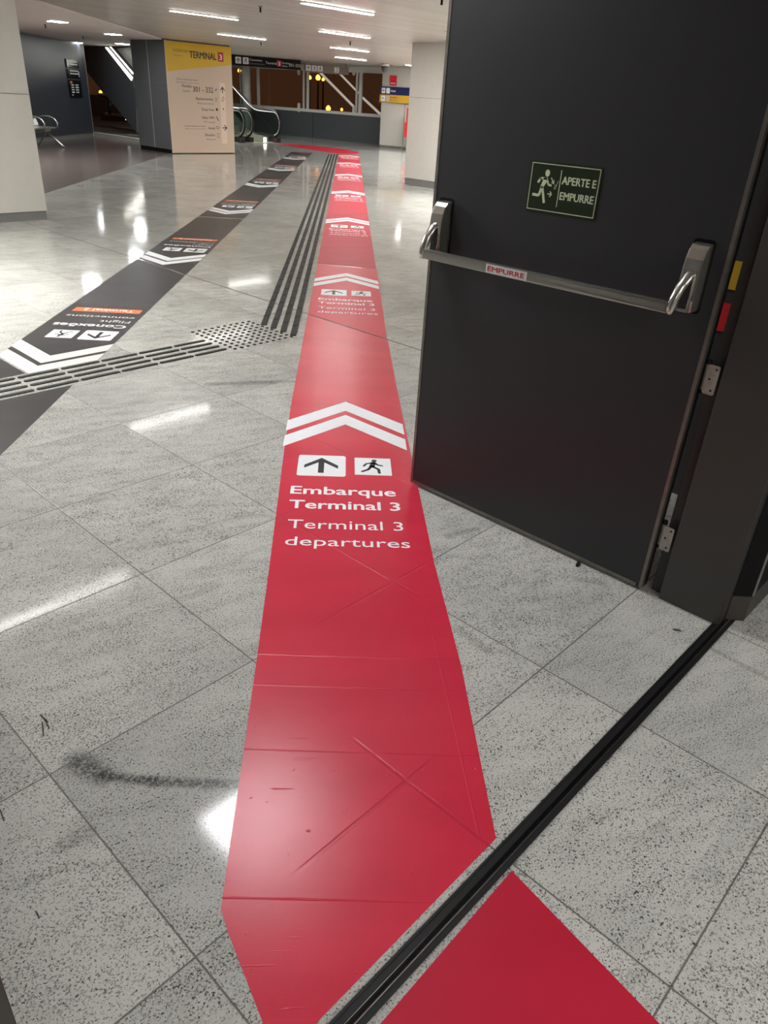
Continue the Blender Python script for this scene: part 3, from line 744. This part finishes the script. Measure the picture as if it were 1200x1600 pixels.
SX = []; sx = MB(); sx.box(b0+.04, b0+.10, 1.80, 1.96, .0305, .031); 
for y in (1.91, 1.85): sx.box(b0+.15, b0+.72, y, y+.03, .0305, .031)
sx.build('lettering', 'grey_ink', dsn); sx = MB()
for y in (1.69, 1.62): sx.box(b0+.15, b0+.72, y, y+.03, .0305, .031)
sx.box(b0+.72, b0+.77, 1.56, 1.70, .0305, .031)
sx.build('lettering', 'grey_ink', dsn); sx = MB()
for y in (1.34, 1.28, 1.22, 1.16): sx.box(b0+.12, b0+.30, y, y+.03, .0305, .031); sx.box(b0+.40, b0+.62, y, y+.03, .0305, .031)
sx.box(b0+.10, b0+.20, 1.09, 1.12, .0305, .031)
sx.build('lettering', 'grey_ink', dsn)
MB().rrect(b0+.06, b0+.22, 1.39, 1.45, .02, .0305, .032).build('highlight', 'orange_ink', dsn)

# airport seats: chrome arms and black perforated pans
seat_root = empty('waiting_bench', None, mw=frame(W(-7.76, 20.35), (W(-7.46, 23.2)-W(-7.62, 21.55)), (0, 0, 1)))
tag(seat_root, 'row of steel waiting seats with curved chrome arms partly hidden behind the pale column', 'seating')
# local: x along the row, y up, z out from the wall toward the lane
MB().tube([(-2.2, .36, .30), (.75, .36, .30)], .03, 10).build('beam', 'chrome', seat_root, smooth=True)
for k in range(4):
    x0 = -2.1+.7*k
    se = MB(); se.box(x0+.04, x0+.64, .42, .45, .06, .52); se.build('seat', 'brush', seat_root, .008)
    bk = MB(); bk.prism([(.46, .08), (.62, .03), (.62, .045), (.46, .095)], x0+.04, x0+.64, 'x'); bk.build('backrest', 'brush', seat_root, .006)
for k in range(5):
    x0 = -2.08+.7*k
    am = MB().tube([(x0, .44, .52), (x0, .54, .53), (x0, .62, .48), (x0, .67, .36), (x0, .68, .22), (x0, .66, .10), (x0, .60, .06)], .018, 8).build('armrest', 'chrome', seat_root, smooth=True)
for x0 in (-1.6, .55):
    MB().tube([(x0, .02, -.05+.1), (x0, .10, .12), (x0, .30, .28), (x0, .33, .32), (x0, .22, .46), (x0, .05, .66), (x0, .02, .70)], .02, 8).build('leg', 'chrome', seat_root, smooth=True)

# ------------------------------------------------------------------ escalators
def VX(px, X):        # pixel on the plane X = const -> (Y, Z)
    r = ray(px); t = X/r.x; return (r.y*t, HC+r.z*t)
def handrail_path(x, top=2.30, r=.40):
    p = []
    for i in range(15):
        a = math.radians(-100-160*i/14); p.append((x, .45+r*math.cos(a)*1.0, .56+r*math.sin(a)))
    p += [(x, .8, .96), (x, 1.25, .97), (x, 1.45, 1.0), (x, 1.7, 1.10)]
    y = 1.7; z = 1.10; e = (top-z)/math.tan(math.radians(30)); p.append((x, y+e, top)); return p
def escalator(label, x0, x1, y0, top=2.30, group='escalators beyond the sign pillar'):
    e = empty('escalator', (x0, y0, 0)); tag(e, label, 'escalator', group)
    w = x1-x0
    for x in (0, w):
        hp = handrail_path(x, top)
        MB().tube(hp, .036, 10).build('handrail', 'handrail', e, smooth=True)
        inn = []
        for i in range(15):
            a = math.radians(-100-160*i/14); inn.append((x, .45+.352*math.cos(a), .56+.352*math.sin(a)))
        inn += [(x, .8, .905), (x, 1.25, .915), (x, 1.46, .95), (x, 1.72, 1.05), (x, hp[-1][1]+.02, top-.05)]
        MB().tube(inn, .016, 8).build('handrail_guide', 'whitepaint', e, smooth=True)  # white colour stands in for strong light reflected by the metal guide
        gl = [(q[1], q[2]) for q in inn[1:]]
        endy = hp[-1][1]
        gl = gl+[(endy+.02, top-.85), (1.9, .30), (1.3, .16)]
        MB().prism(gl, x-.005, x+.005, 'x').build('balustrade', 'balglass', e)
        MB().box(x-.09, x+.09, .16, .62, 0, .15).build('newel_base', 'blackgloss', e, .01)
        MB().prism([(.62, .0), (1.3, .0), (1.9, .12), (endy, top-1.05), (endy, top-.85), (1.9, .32), (1.3, .17), (.62, .14)], x-.08, x+.08, 'x').build('skirt', 'brush', e)
        MB().disc(0, 0, .05, 0, .004, 16)
    st = MB(); st.box(.10, w-.10, .3, 1.5, -.01, .012)
    nstep = 9
    for i in range(nstep):
        st.box(.10, w-.10, 1.5+.33*i, 1.83+.33*i, 0, .012+.19*i if .19*i < top-1.1 else top-1.1)
    st.build('step', 'brush', e)
    ye_ = MB()
    for i in range(3): ye_.box(.11, w-.11, .95+.33*i, 1.0+.33*i, .013+max(0, i-1)*.19, .018+max(0, i-1)*.19)
    ye_.build('step_edge', 'yellowstep', e)
    MB().box(.10, .16, .55, 1.4, .08, .12).build('skirt_light', 'strip', e)
    MB().box(w*.32, w*.32+.10, -.02, .0, .02, .16).build('comb_light', 'whitelamp', e)
    return e
escalator('right hand escalator with glass side and bright curved handrail by the window wall', 16.85, 17.99, 21.75)
escalator('left hand escalator partly hidden behind the cream directory sign', 15.22, 16.36, 21.55)

# sloping underside of the upper escalator, seen between dark wall and pillar
XT = 13.5
pts = [VX(p, XT) for p in ((133, 76), (163, 72), (207, 124), (213, 150), (213, 207), (140, 118))]
er = empty('escalator_truss', (XT, pts[3][0], 0)); tag(er, 'sloping dark underside of an escalator left of the slate pillar', 'escalator')
a, bq, c, d, e_, f_ = pts
def ext(p, q, k): return (p[0]+(p[0]-q[0])*k, p[1]+(p[1]-q[1])*k)
up1 = ext(bq, c, 1.6); up2 = ext(f_, e_, 1.6)
off = pts[3][0]
MB().prism([(y-off, z) for y, z in (up1, bq, c, d, e_, f_, up2)], 0, 1.1, 'x').build('side_cladding', 'lowwall', er)
s1 = [VX(p, XT-.02) for p in ((164, 74), (168, 74), (207, 121), (205, 126))]
MB().prism([(y-off, z) for y, z in s1], -.02, -.005, 'x').build('light_strip', 'strip', er)
s1 = [VX(p, XT-.02) for p in ((171, 73), (173, 73), (208, 114), (207, 116))]
MB().prism([(y-off, z) for y, z in s1], -.02, -.005, 'x').build('light_strip', 'strip', er)
MB().prism([(y-off, z+.0) for y, z in [VX(p, XT) for p in ((168, 75), (190, 72), (212, 100), (208, 122))]], .3, .32, 'x').build('balustrade', 'pillar', er)

# travelator end below the truss
XE = 15.6
tv = empty('moving_walkway', (XE, VX((163, 188), XE)[0], 0)); tag(tv, 'black moving walkway end with curved handrail under the sloping truss', 'moving walkway')
oy = VX((163, 188), XE)[0]
hp = [VX(p, XE) for p in ((150, 150), (158, 150), (165, 151), (169, 155), (171.5, 162), (172, 170), (171, 178))]
MB().tube([(0, y-oy, z) for y, z in hp], .045, 10).build('handrail', 'handrail', tv, smooth=True)
p4 = [VX(p, XE) for p in ((161, 179), (211, 185), (211, 191), (161, 188.5))]
MB().prism([(y-oy, z) for y, z in p4], -.1, .4, 'x').build('base', 'blackgloss', tv)
p4 = [VX(p, XE) for p in ((148, 151), (180, 152), (184, 176), (150, 174))]
MB().prism([(y-oy, z) for y, z in p4], .5, .55, 'x').build('balustrade', 'lowwall', tv)
yq, zq = VX((197, 185), XE-.12)
MB().box(-.12, -.10, yq-oy-.05, yq-oy+.05, zq-.05, zq+.05).build('signal_light', 'whitelamp', tv)
p4 = [VX(p, XE) for p in ((148, 175), (204, 181), (204, 183.5), (148, 177.5))]
MB().prism([(y-oy, z) for y, z in p4], .42, .46, 'x').build('ledge', 'whitepaint', tv)
kb = empty('kerb', (12.55, 22.5, 0)); tag(kb, 'pale stone kerb along the far edge of the brown floor', 'kerb')
MB().box(0, .18, -1.0, 3.4, 0, .10).build('stone', 'clad', kb)
MB().box(.5, .62, -1.0, 4.4, 0.0, .03).build('drain_grate', 'tactile', kb)

# ------------------------------------------------------------------ window wall at the far end
WA, WB = W(1.2, 30.0), W(-2.94, 33.4)
wdir = (WB-WA).normalized(); wn_ = Vector((0, 0, 1)).cross(wdir)       # horizontal normal
if wn_.dot(EYE-WA) < 0: wn_ = -wn_
# local x runs left to right as seen from the room: from far left end to WA
LW = 19.0
WO = WA+wdir*LW
wf = frame(WO, -wdir, (0, 0, 1))
def WS(px, off=0.):      # pixel -> (x, z) in the wall's own frame
    o_ = WO+wn_*off; r = ray(px); t = (o_-EYE).dot(wn_)/r.dot(wn_); p = EYE+r*t
    return ((p-WO).dot(-wdir), p.z)
wl2 = empty('wall_far', None, mw=wf); S(wl2, 'slate grey low wall under the far windows', 'wall')
sill = .90
gx = [0]+[LW-3.3-k*3.2 for k in range(4, -1, -1)]+[LW]
for a_, b_ in zip(gx, gx[1:]): MB().box(a_+.008, b_-.008, .03, sill, -.1, 0).build('panel', 'lowwall', wl2)
MB().box(0, LW, 0, .03, -.1, -.01).build('skirting', 'plinth', wl2)
wi = empty('window_1', None, mw=wf); S(wi, 'wide night windows with white rails above the slate low wall', 'window')
MB().box(0, LW, sill+.001, sill+.10, -.12, .05).build('sill', 'whitepaint', wi, .004)
MB().box(0, LW, 2.26, 2.449, -.12, .03).build('top_rail', 'whitepaint', wi, .004)
MB().box(0, LW, sill+.10, 2.26, -.06, -.05).build('pane', 'glass', wi)
for px_, w_ in ((403, .12), (474, .07), (480.5, .10), (557, .07), (563, .14), (375, .05)):
    x = WS((px_, 140))[0]
    MB().box(x-w_/2, x+w_/2, sill+.10, 2.26, -.045, -.0).build('mullion', 'whitepaint', wi)
for px_ in (467.5, 553.5):
    for py in (110, 168 if px_ < 500 else 173):
        x, z = WS((px_, py)); 
        mbb = MB(); mbb.rrect(x-.06, x+.06, z-.16, z+.16, .058, .0, .04); mbb.build('glass_fitting', 'whitepaint', wi, .01)
xm = WS((476, 140))[0]
# round white columns standing inside the window line
def cyl_column(px_, r, label):
    x, z = WS((px_, 160), .5); p = WO - wdir*x + wn_*.5
    c = empty('round_column', (p.x, p.y, 0)); tag(c, label, 'column')
    MB().tube([(0, 0, .0), (0, 0, CEIL-.001)], r, 24).build('shaft', 'whitepaint', c, smooth=True)
    MB().tube([(0, 0, .0), (0, 0, .08)], r+.012, 24).build('collar', 'plinth', c)
cyl_column(385.5, .17, 'round white column by the window behind the escalators')

# pale wall right of the windows
RA, RB = W(1.11, 28.87), W(4.3, 26.7)
rd = (RB-RA).normalized()
wr2 = empty('wall_right', None, mw=frame(RA, rd, (0, 0, 1))); S(wr2, 'pale grey wall to the right of the far windows', 'wall')
MB().box(0, 3.8, .09, CEIL-.002, -1.6, 0).build('panel', 'clad', wr2, .004)
MB().box(.01, 3.79, 0, .09, -1.59, -.012).build('skirting', 'plinth', wr2)
MB().box(.93, .95, .09, 1.5, 0.0005, .003).build('panel_seam', 'plinth', wr2)
rs = empty('red_notice', None, mw=frame(RA, rd, (0, 0, 1)) @ Matrix.Translation((.31, 1.90, .002))); tag(rs, 'small red notice high on the pale far wall', 'sign')
MB().box(0, .26, 0, .29, 0, .02).build('panel', 'signred', rs)
MB().box(.04, .22, .05, .075, .0205, .021).build('lettering', 'grey_ink', rs); MB().box(.04, .20, .12, .14, .0205, .021).build('lettering', 'red_ink', rs)
rs = empty('direction_sign', None, mw=frame(RA, rd, (0, 0, 1)) @ Matrix.Translation((-.03, 1.40, .03))); tag(rs, 'navy and mustard direction sign projecting across the pale far wall', 'sign')
MB().box(0, 1.25, .225, .46, 0, .04).build('navy_panel', 'navyblue', rs)
MB().box(0, 1.25, 0, .223, 0, .04).build('mustard_panel', 'mustard', rs)
for x in (.07, .25):
    MB().rrect(x, x+.14, .26, .42, .01, .0405, .042).build('icon', 'white_ink', rs)
    MB().rrect(x, x+.14, .03, .19, .01, .0405, .042).build('icon', 'white_ink' if x < .2 else 'cream', rs)
k = MB(); arrow_r(k, .14, .34, .08, .09, .0422, .043, math.pi/2); arrow_r(k, .14, .11, .08, .09, .0422, .043, math.pi/2); k.build('arrow', 'black_ink', rs)
text('Hotel', .43, .31, .18, .07, 'white_ink', rs, z=.0405)
text('Elevador', .43, .13, .26, .05, 'black_ink', rs, z=.0405); text('Elevator', .43, .05, .26, .045, 'grey_text', rs, z=.0405)
tt = empty('banner_stand', None, mw=frame(W(1.93, 27.75), rd, (0, 0, 1))); tag(tt, 'red banner on a thin tripod stand beside the right hand column', 'banner')
MB().box(0, .5, .42, 1.28, 0, .02).build('banner', 'signred', tt)
MB().box(-.06, 0, .42, .85, -.01, .01).build('banner_side', 'signred', tt)
for y in (.93, .72, .56): MB().disc(.12, y, .055, .0202, .021, 16).build('symbol', 'white_ink', tt)
MB().tube([(.02, .42, -.02), (.02, .15, -.02)], .012, 8).build('pole', 'plinth', tt)
for dx, dz in ((-.2, .08), (.22, .05), (.0, -.2)): MB().tube([(.02, .17, -.02), (.02+dx, .01, -.02+dz)], .010, 6).build('leg', 'plinth', tt)
# dome camera on the ceiling
p = F((602, 100), 2.44)
cm = empty('dome_camera', (p.x, p.y, 2.44)); tag(cm, 'grey dome security camera hanging beside the far windows', 'camera')
MB().tube([(0, 0, 0.005), (0, 0, -.06)], .13, 20).build('housing', 'clad', cm)
MB().tube([(0, 0, -.06), (0, 0, -.14), (0, 0, -.20), (0, 0, -.24)], [.12, .115, .085, .03], 20).build('dome', 'lowwall', cm, smooth=True)

# hanging signs below the ceiling
def hang(pa, pb, dist_lane_y, label, m, h, body, zoff=0):
    a = F(pa, CEIL-.02); b_ = F(pb, CEIL-.02)
    return a, b_
def hanging_sign(label, pa, pb, depth_y, z1, z0, m):
    ra = ray(pa); rb = ray(pb)
    def at(r, h): t = (h-HC)/r.z; return EYE+r*t
    # place at a fixed lane distance so the sign has its real height
    ka = depth_y[0]/(ra.x*SA+ra.y*CA); kb_ = depth_y[1]/(rb.x*SA+rb.y*CA)
    A = EYE+ra*ka; B = EYE+rb*kb_; A.z = B.z = 0
    r = empty('hanging_sign', None, mw=frame(A+Vector((0, 0, z0)), B-A, (0, 0, 1))); tag(r, label, 'sign')
    L = (B-A).length
    MB().box(0, L, 0, z1-z0, -.08, 0).build('panel', m, r, .004)
    for s in (.1, L-.1): MB().tube([(s, z1-z0, -.04), (s, CEIL-z0-.001, -.04)], .012, 8).build('hanger', 'plinth', r)
    return r, L, z1-z0
r, L, h = hanging_sign('long black hanging sign with a red terminal number before the windows', (362, 90), (470, 99), (27.2, 28.3), 2.44, 2.16, 'blackmatt')
for x in (.05*L, .155*L): MB().rrect(x, x+.19, .05, h-.05, .01, .0005, .002).build('icon', 'grey_ink', r)
k = MB(); walker(k, .155*L+.095, h/2, .15, .0022, .003); arrow(k, .05*L+.095, h/2, .12, .12, .0022, .003); k.build('pictogram', 'black_ink', r)
text('Conexões', .25*L, .155, .42, .055, 'grey_ink', r, z=.0005); text('Connections', .25*L, .06, .50, .050, 'grey_text', r, z=.0005)
text('Terminal', .48*L, .10, .38, .07, 'grey_ink', r, z=.0005)
MB().box(.645*L, .645*L+.15, .055, h-.055, .0005, .002).build('terminal_badge', 'red_ink', r); text('3', .645*L+.04, .08, .07, .11, 'white_ink', r, z=.0022, bold=.01)
text('Portões', .72*L, .14, .26, .05, 'grey_ink', r, z=.0005); text('Gates', .72*L, .06, .18, .045, 'grey_ink', r, z=.0005); text('301-332', .82*L, .08, .42, .09, 'grey_ink', r, z=.0005)
r, L, h = hanging_sign('taupe hanging sign with white pictogram squares right of the black one', (476, 98), (545, 106), (28.6, 29.2), 2.36, 2.13, 'taupe')
for x in (.05, .26, .46, 1.05): MB().rrect(x, x+.17, .04, h-.03, .01, .0005, .002).build('icon', 'grey_ink', r)
k = MB(); arrow(k, .135, h/2, .1, .12, .0022, .003); walker(k, .345, h/2, .14, .0022, .003); walker(k, .545, h/2, .14, .0022, .003); k.stroke([(1.11, .07), (1.16, .07), (1.16, .17), (1.11, .17)], .015, .0022, .003); k.build('pictogram', 'black_ink', r)

# ------------------------------------------------------------------ outside, at night
og = MB().box(-25, 60, 0, 40, -6.0, -5.8); 
def far_pt(px, D): r = ray(px); k = D/(r.x*SA+r.y*CA); return EYE+r*k
# ground of the lower forecourt and the block across it
cA = far_pt((250, 150), 62); cB = far_pt((800, 150), 58)
mbk = MB(); dd = (cB-cA); LL = dd.length
blk = empty('building', None, mw=frame(Vector((cA.x, cA.y, -6)), Vector((dd.x, dd.y, 0)), (0, 0, 1))); tag(blk, 'dark brown building across the forecourt outside the windows', 'building')
MB().box(-30, LL+30, 0, 6.3, -6, 0).build('wall', 'night', blk)
for k_ in range(14): MB().box(-26+4.5*k_, -25.5+4.5*k_, 0, 6.3, 0, .3).build('pier', 'night', blk)
gd = MB().prism([tuple(W(-60, 36)[:2]), tuple(W(30, 30.4)[:2]), tuple(W(40, 80)[:2]), tuple(W(-60, 80)[:2])], -6.2, -6.0).build('road', 'night')
tag(gd, 'dark brown roadway outside below the windows', 'road', kind='structure')
def lampo(px, D, r_, label, e=60):
    p = far_pt(px, D); o = empty('street_lamp', (p.x, p.y, -6)); tag(o, label, 'lamp')
    MB().tube([(0, 0, 0), (0, 0, p.z+6-r_)], .05, 8).build('pole', 'night', o)
    s = MB(); n = 8
    s.tube([(0, 0, p.z+6-r_), (0, 0, p.z+6-r_*.5), (0, 0, p.z+6+r_*.2), (0, 0, p.z+6+r_)], [r_*.5, r_, r_, r_*.3], 12); s.build('lantern', 'sodium', o, smooth=True)
lampo((484, 121), 50, .10, 'orange street lamp outside, left of the cluster in the middle window', 160)
lampo((497, 121), 50, .14, 'orange street lamp outside, middle of the cluster in the middle window', 160)
lampo((505, 124), 54, .09, 'orange street lamp outside, right of the cluster in the middle window')
lampo((513, 169), 46, .13, 'low orange lamp outside just above the middle window sill', 200)
lampo((534, 171), 46, .07, 'small low orange lamp outside by the diagonal white beam')
lampo((374, 110), 52, .10, 'orange street lamp outside in the leftmost window')
lampo((157, 144), 48, .09, 'orange lamp glowing in the gap left of the slate pillar', 200)
def beam(p0, p1, D0, D1, w, label):
    a_ = far_pt(p0, D0); b_ = far_pt(p1, D1)
    o = MB().tube([a_, b_], w, 4).build('roof_brace', 'whitepaint'); tag(o, label, 'beam'); return o
bs = mat('self lit white beam outside', rgb(220, 220, 215), .5, emit=((1, .95, .88, 1), .35))  # beams are no lamps; a faint glow is put into their material
M['beam'] = bs
for p0, p1, w, lb in (((497, 110), (554, 168), .05, 'longest white diagonal beam outside the middle window'), ((529, 113), (560, 145), .04, 'upper short white diagonal beam outside the windows'), ((567, 153), (597, 181), .05, 'lower white diagonal beam outside the rightmost window')):
    a_ = far_pt(p0, 36.5); b_ = far_pt(p1, 35.0)
    o = MB().tube([a_, b_], w, 8).build('stair_beam', 'beam'); tag(o, lb, 'beam')

# ------------------------------------------------------------------ lamps
def linear(pos, label, grp='linear ceiling lamps', L=1.2, w=.085):
    o = empty('ceiling_lamp', (pos.x, pos.y, CEIL)); tag(o, label, 'lamp', grp)
    MB().box(-L/2-.015, L/2+.015, -w/2-.015, w/2+.015, -.012, -.0005).build('housing', 'whitepaint', o)
    MB().rrect(-L/2, L/2, -w/2, w/2, w*.45, -.018, -.0125).build('diffuser', 'lamp' if w > .07 else 'lampdim', o)
def mid(a, b): return (F(a, CEIL)+F(b, CEIL))/2
for a_, b_, lb in (((475, 3), (580, 21), 'bright linear ceiling lamp nearest at the top centre'), ((502, 47), (575, 58.5), 'linear ceiling lamp, second along the centre row'),
                   ((517, 72), (575, 81), 'linear ceiling lamp, third along the centre row'), ((526, 88), (570, 94), 'farthest linear ceiling lamp of the centre row'),
                   ((273, 16), (365, 29), 'nearer thin linear ceiling lamp above the yellow sign'), ((347, 52), (408, 61), 'farther thin linear ceiling lamp above the sign pillar')):
    linear(mid(a_, b_), lb, w=.085 if a_[0] > 400 else .04)
linear(F((655, 103), CEIL), 'linear ceiling lamp glimpsed at the top of the right hand column', L=1.2)
for (x, y), lb in (((-2.32, 5.35), 'linear ceiling lamp above the tactile bars'), ((-2.28, 9.55), 'linear ceiling lamp left of the charcoal lane'),
                   ((3.6, 12.0), 'added linear fill lamp near the right hand column'), ((4.4, 17.0), 'added linear fill lamp beyond the right hand column')):  # last two are unseen fill lamps, added to brighten the hall
    linear(W(x, y), lb, w=.085 if x > -1 else .045)
def fill_panel(X_, Y_, lb, z=CEIL):  # unseen fill panels, added because the visible lamps alone are too dim
    o = empty('lamp_or_fill_panel', (X_, Y_, z)); tag(o, lb, 'lamp', 'added fill panels at ceiling level'); return o
for lx_, ly_, near_, lb in ((.8, -1.3, 1, 'added square fill panel left behind the photographer'), (2.6, .2, 1, 'added square fill panel right behind the photographer'),
                   (-1.6, -3.6, 1, 'added square fill panel at the back left of the near room'), (1.5, -4.2, 1, 'added square fill panel at the back of the near room'),
                   (4.6, 8.2, 1, 'added square fill panel in the bay behind the open door'), (3.5, 11.6, 0, 'added square fill panel in the bay before the right hand column'),
                   (2.3, 13.4, 0, 'added square fill panel beside the right hand column'), (2.5, 18.6, 0, 'added square fill panel just beyond the right hand column'),
                   (2.7, 21.9, 0, 'added square fill panel in the far right bay'), (2.9, 25.2, 0, 'added square fill panel nearest the pale far wall'),
                   (-4.8, 28.5, 0, 'added square fill panel behind the slate pillar'), (-6.6, 7.8, 1, 'added square fill panel left of the pale column'), (-3.9, 5.4, 3, 'added square fill panel before the pale column'),
                   (-7.4, 13.2, 2, 'added square fill panel hidden by the pale column'), (-7.6, 16.6, 2, 'added square fill panel before the steel seats')):
    p_ = W(lx_, ly_); zc = CEIL if (lx_ > -3.5 or ly_ > 20) and near_ != 2 else CEIL-.0206
    o = fill_panel(p_.x, p_.y, lb, zc)
    MB().box(-.62, .62, -.62, .62, -.012, -.0005).build('housing', 'whitepaint', o)
    MB().box(-.59, .59, -.59, .59, -.016, -.0125).build('diffuser', {0: 'fillfar', 1: 'fillsoft', 2: 'fillfar', 3: 'fillmid'}[near_], o)
o = empty('lamp_or_fill_panel', W(-.42, 3.1, CEIL)); tag(o, 'small bright ceiling panel lamp just beyond the doorway', 'lamp', 'small ceiling panel lamps')
MB().box(-.29, .29, -.29, .29, -.012, -.0005).build('housing', 'whitepaint', o)
MB().box(-.27, .27, -.27, .27, -.016, -.0125).build('diffuser', 'panelbright', o)
for p_, lb in (((90, 33), 'square downlight nearest the pale column in the plaster ceiling'), ((177, 53), 'square downlight before the slate pillar'), ((118, 66), 'square downlight above the blue black wall'), ((191, 68), 'square downlight touching the slate pillar top')):
    p = F(p_, CEIL-.02); o = empty('downlight', (p.x, p.y, CEIL-.02)); tag(o, lb, 'lamp', 'downlights in the plaster ceiling')
    MB().rrect(-.17, .17, -.17, .17, .02, -.01, -.0005).build('rim', 'whitepaint', o)
    MB().rrect(-.14, .14, -.14, .14, .02, -.016, -.0105).build('glass', 'spotlamp', o)
# sprinklers and small ceiling fittings
for p_, lb in (((71, 41), 'small dark sprinkler beside the nearest downlight'), ((130, 59), 'small dark sprinkler beside the far downlight'), ((407, 18), 'small sprinkler in the slatted ceiling near the top centre'), ((408, 70), 'small sprinkler in the slatted ceiling before the black hanging sign'), ((547, 70), 'small sprinkler between the centre row lamps'), ((690, 6), 'small sprinkler at the top beside the open door')):
    p = F(p_, CEIL-.06); o = empty('sprinkler', (p.x, p.y, CEIL-.021 if p_[0] < 200 else CEIL)); tag(o, lb, 'sprinkler')
    MB().tube([(0, 0, -.001), (0, 0, -.012)], .035, 12).build('rosette', 'brush', o)
    MB().tube([(0, 0, -.012), (0, 0, -.07)], .012, 8).build('nozzle', 'dark', o)
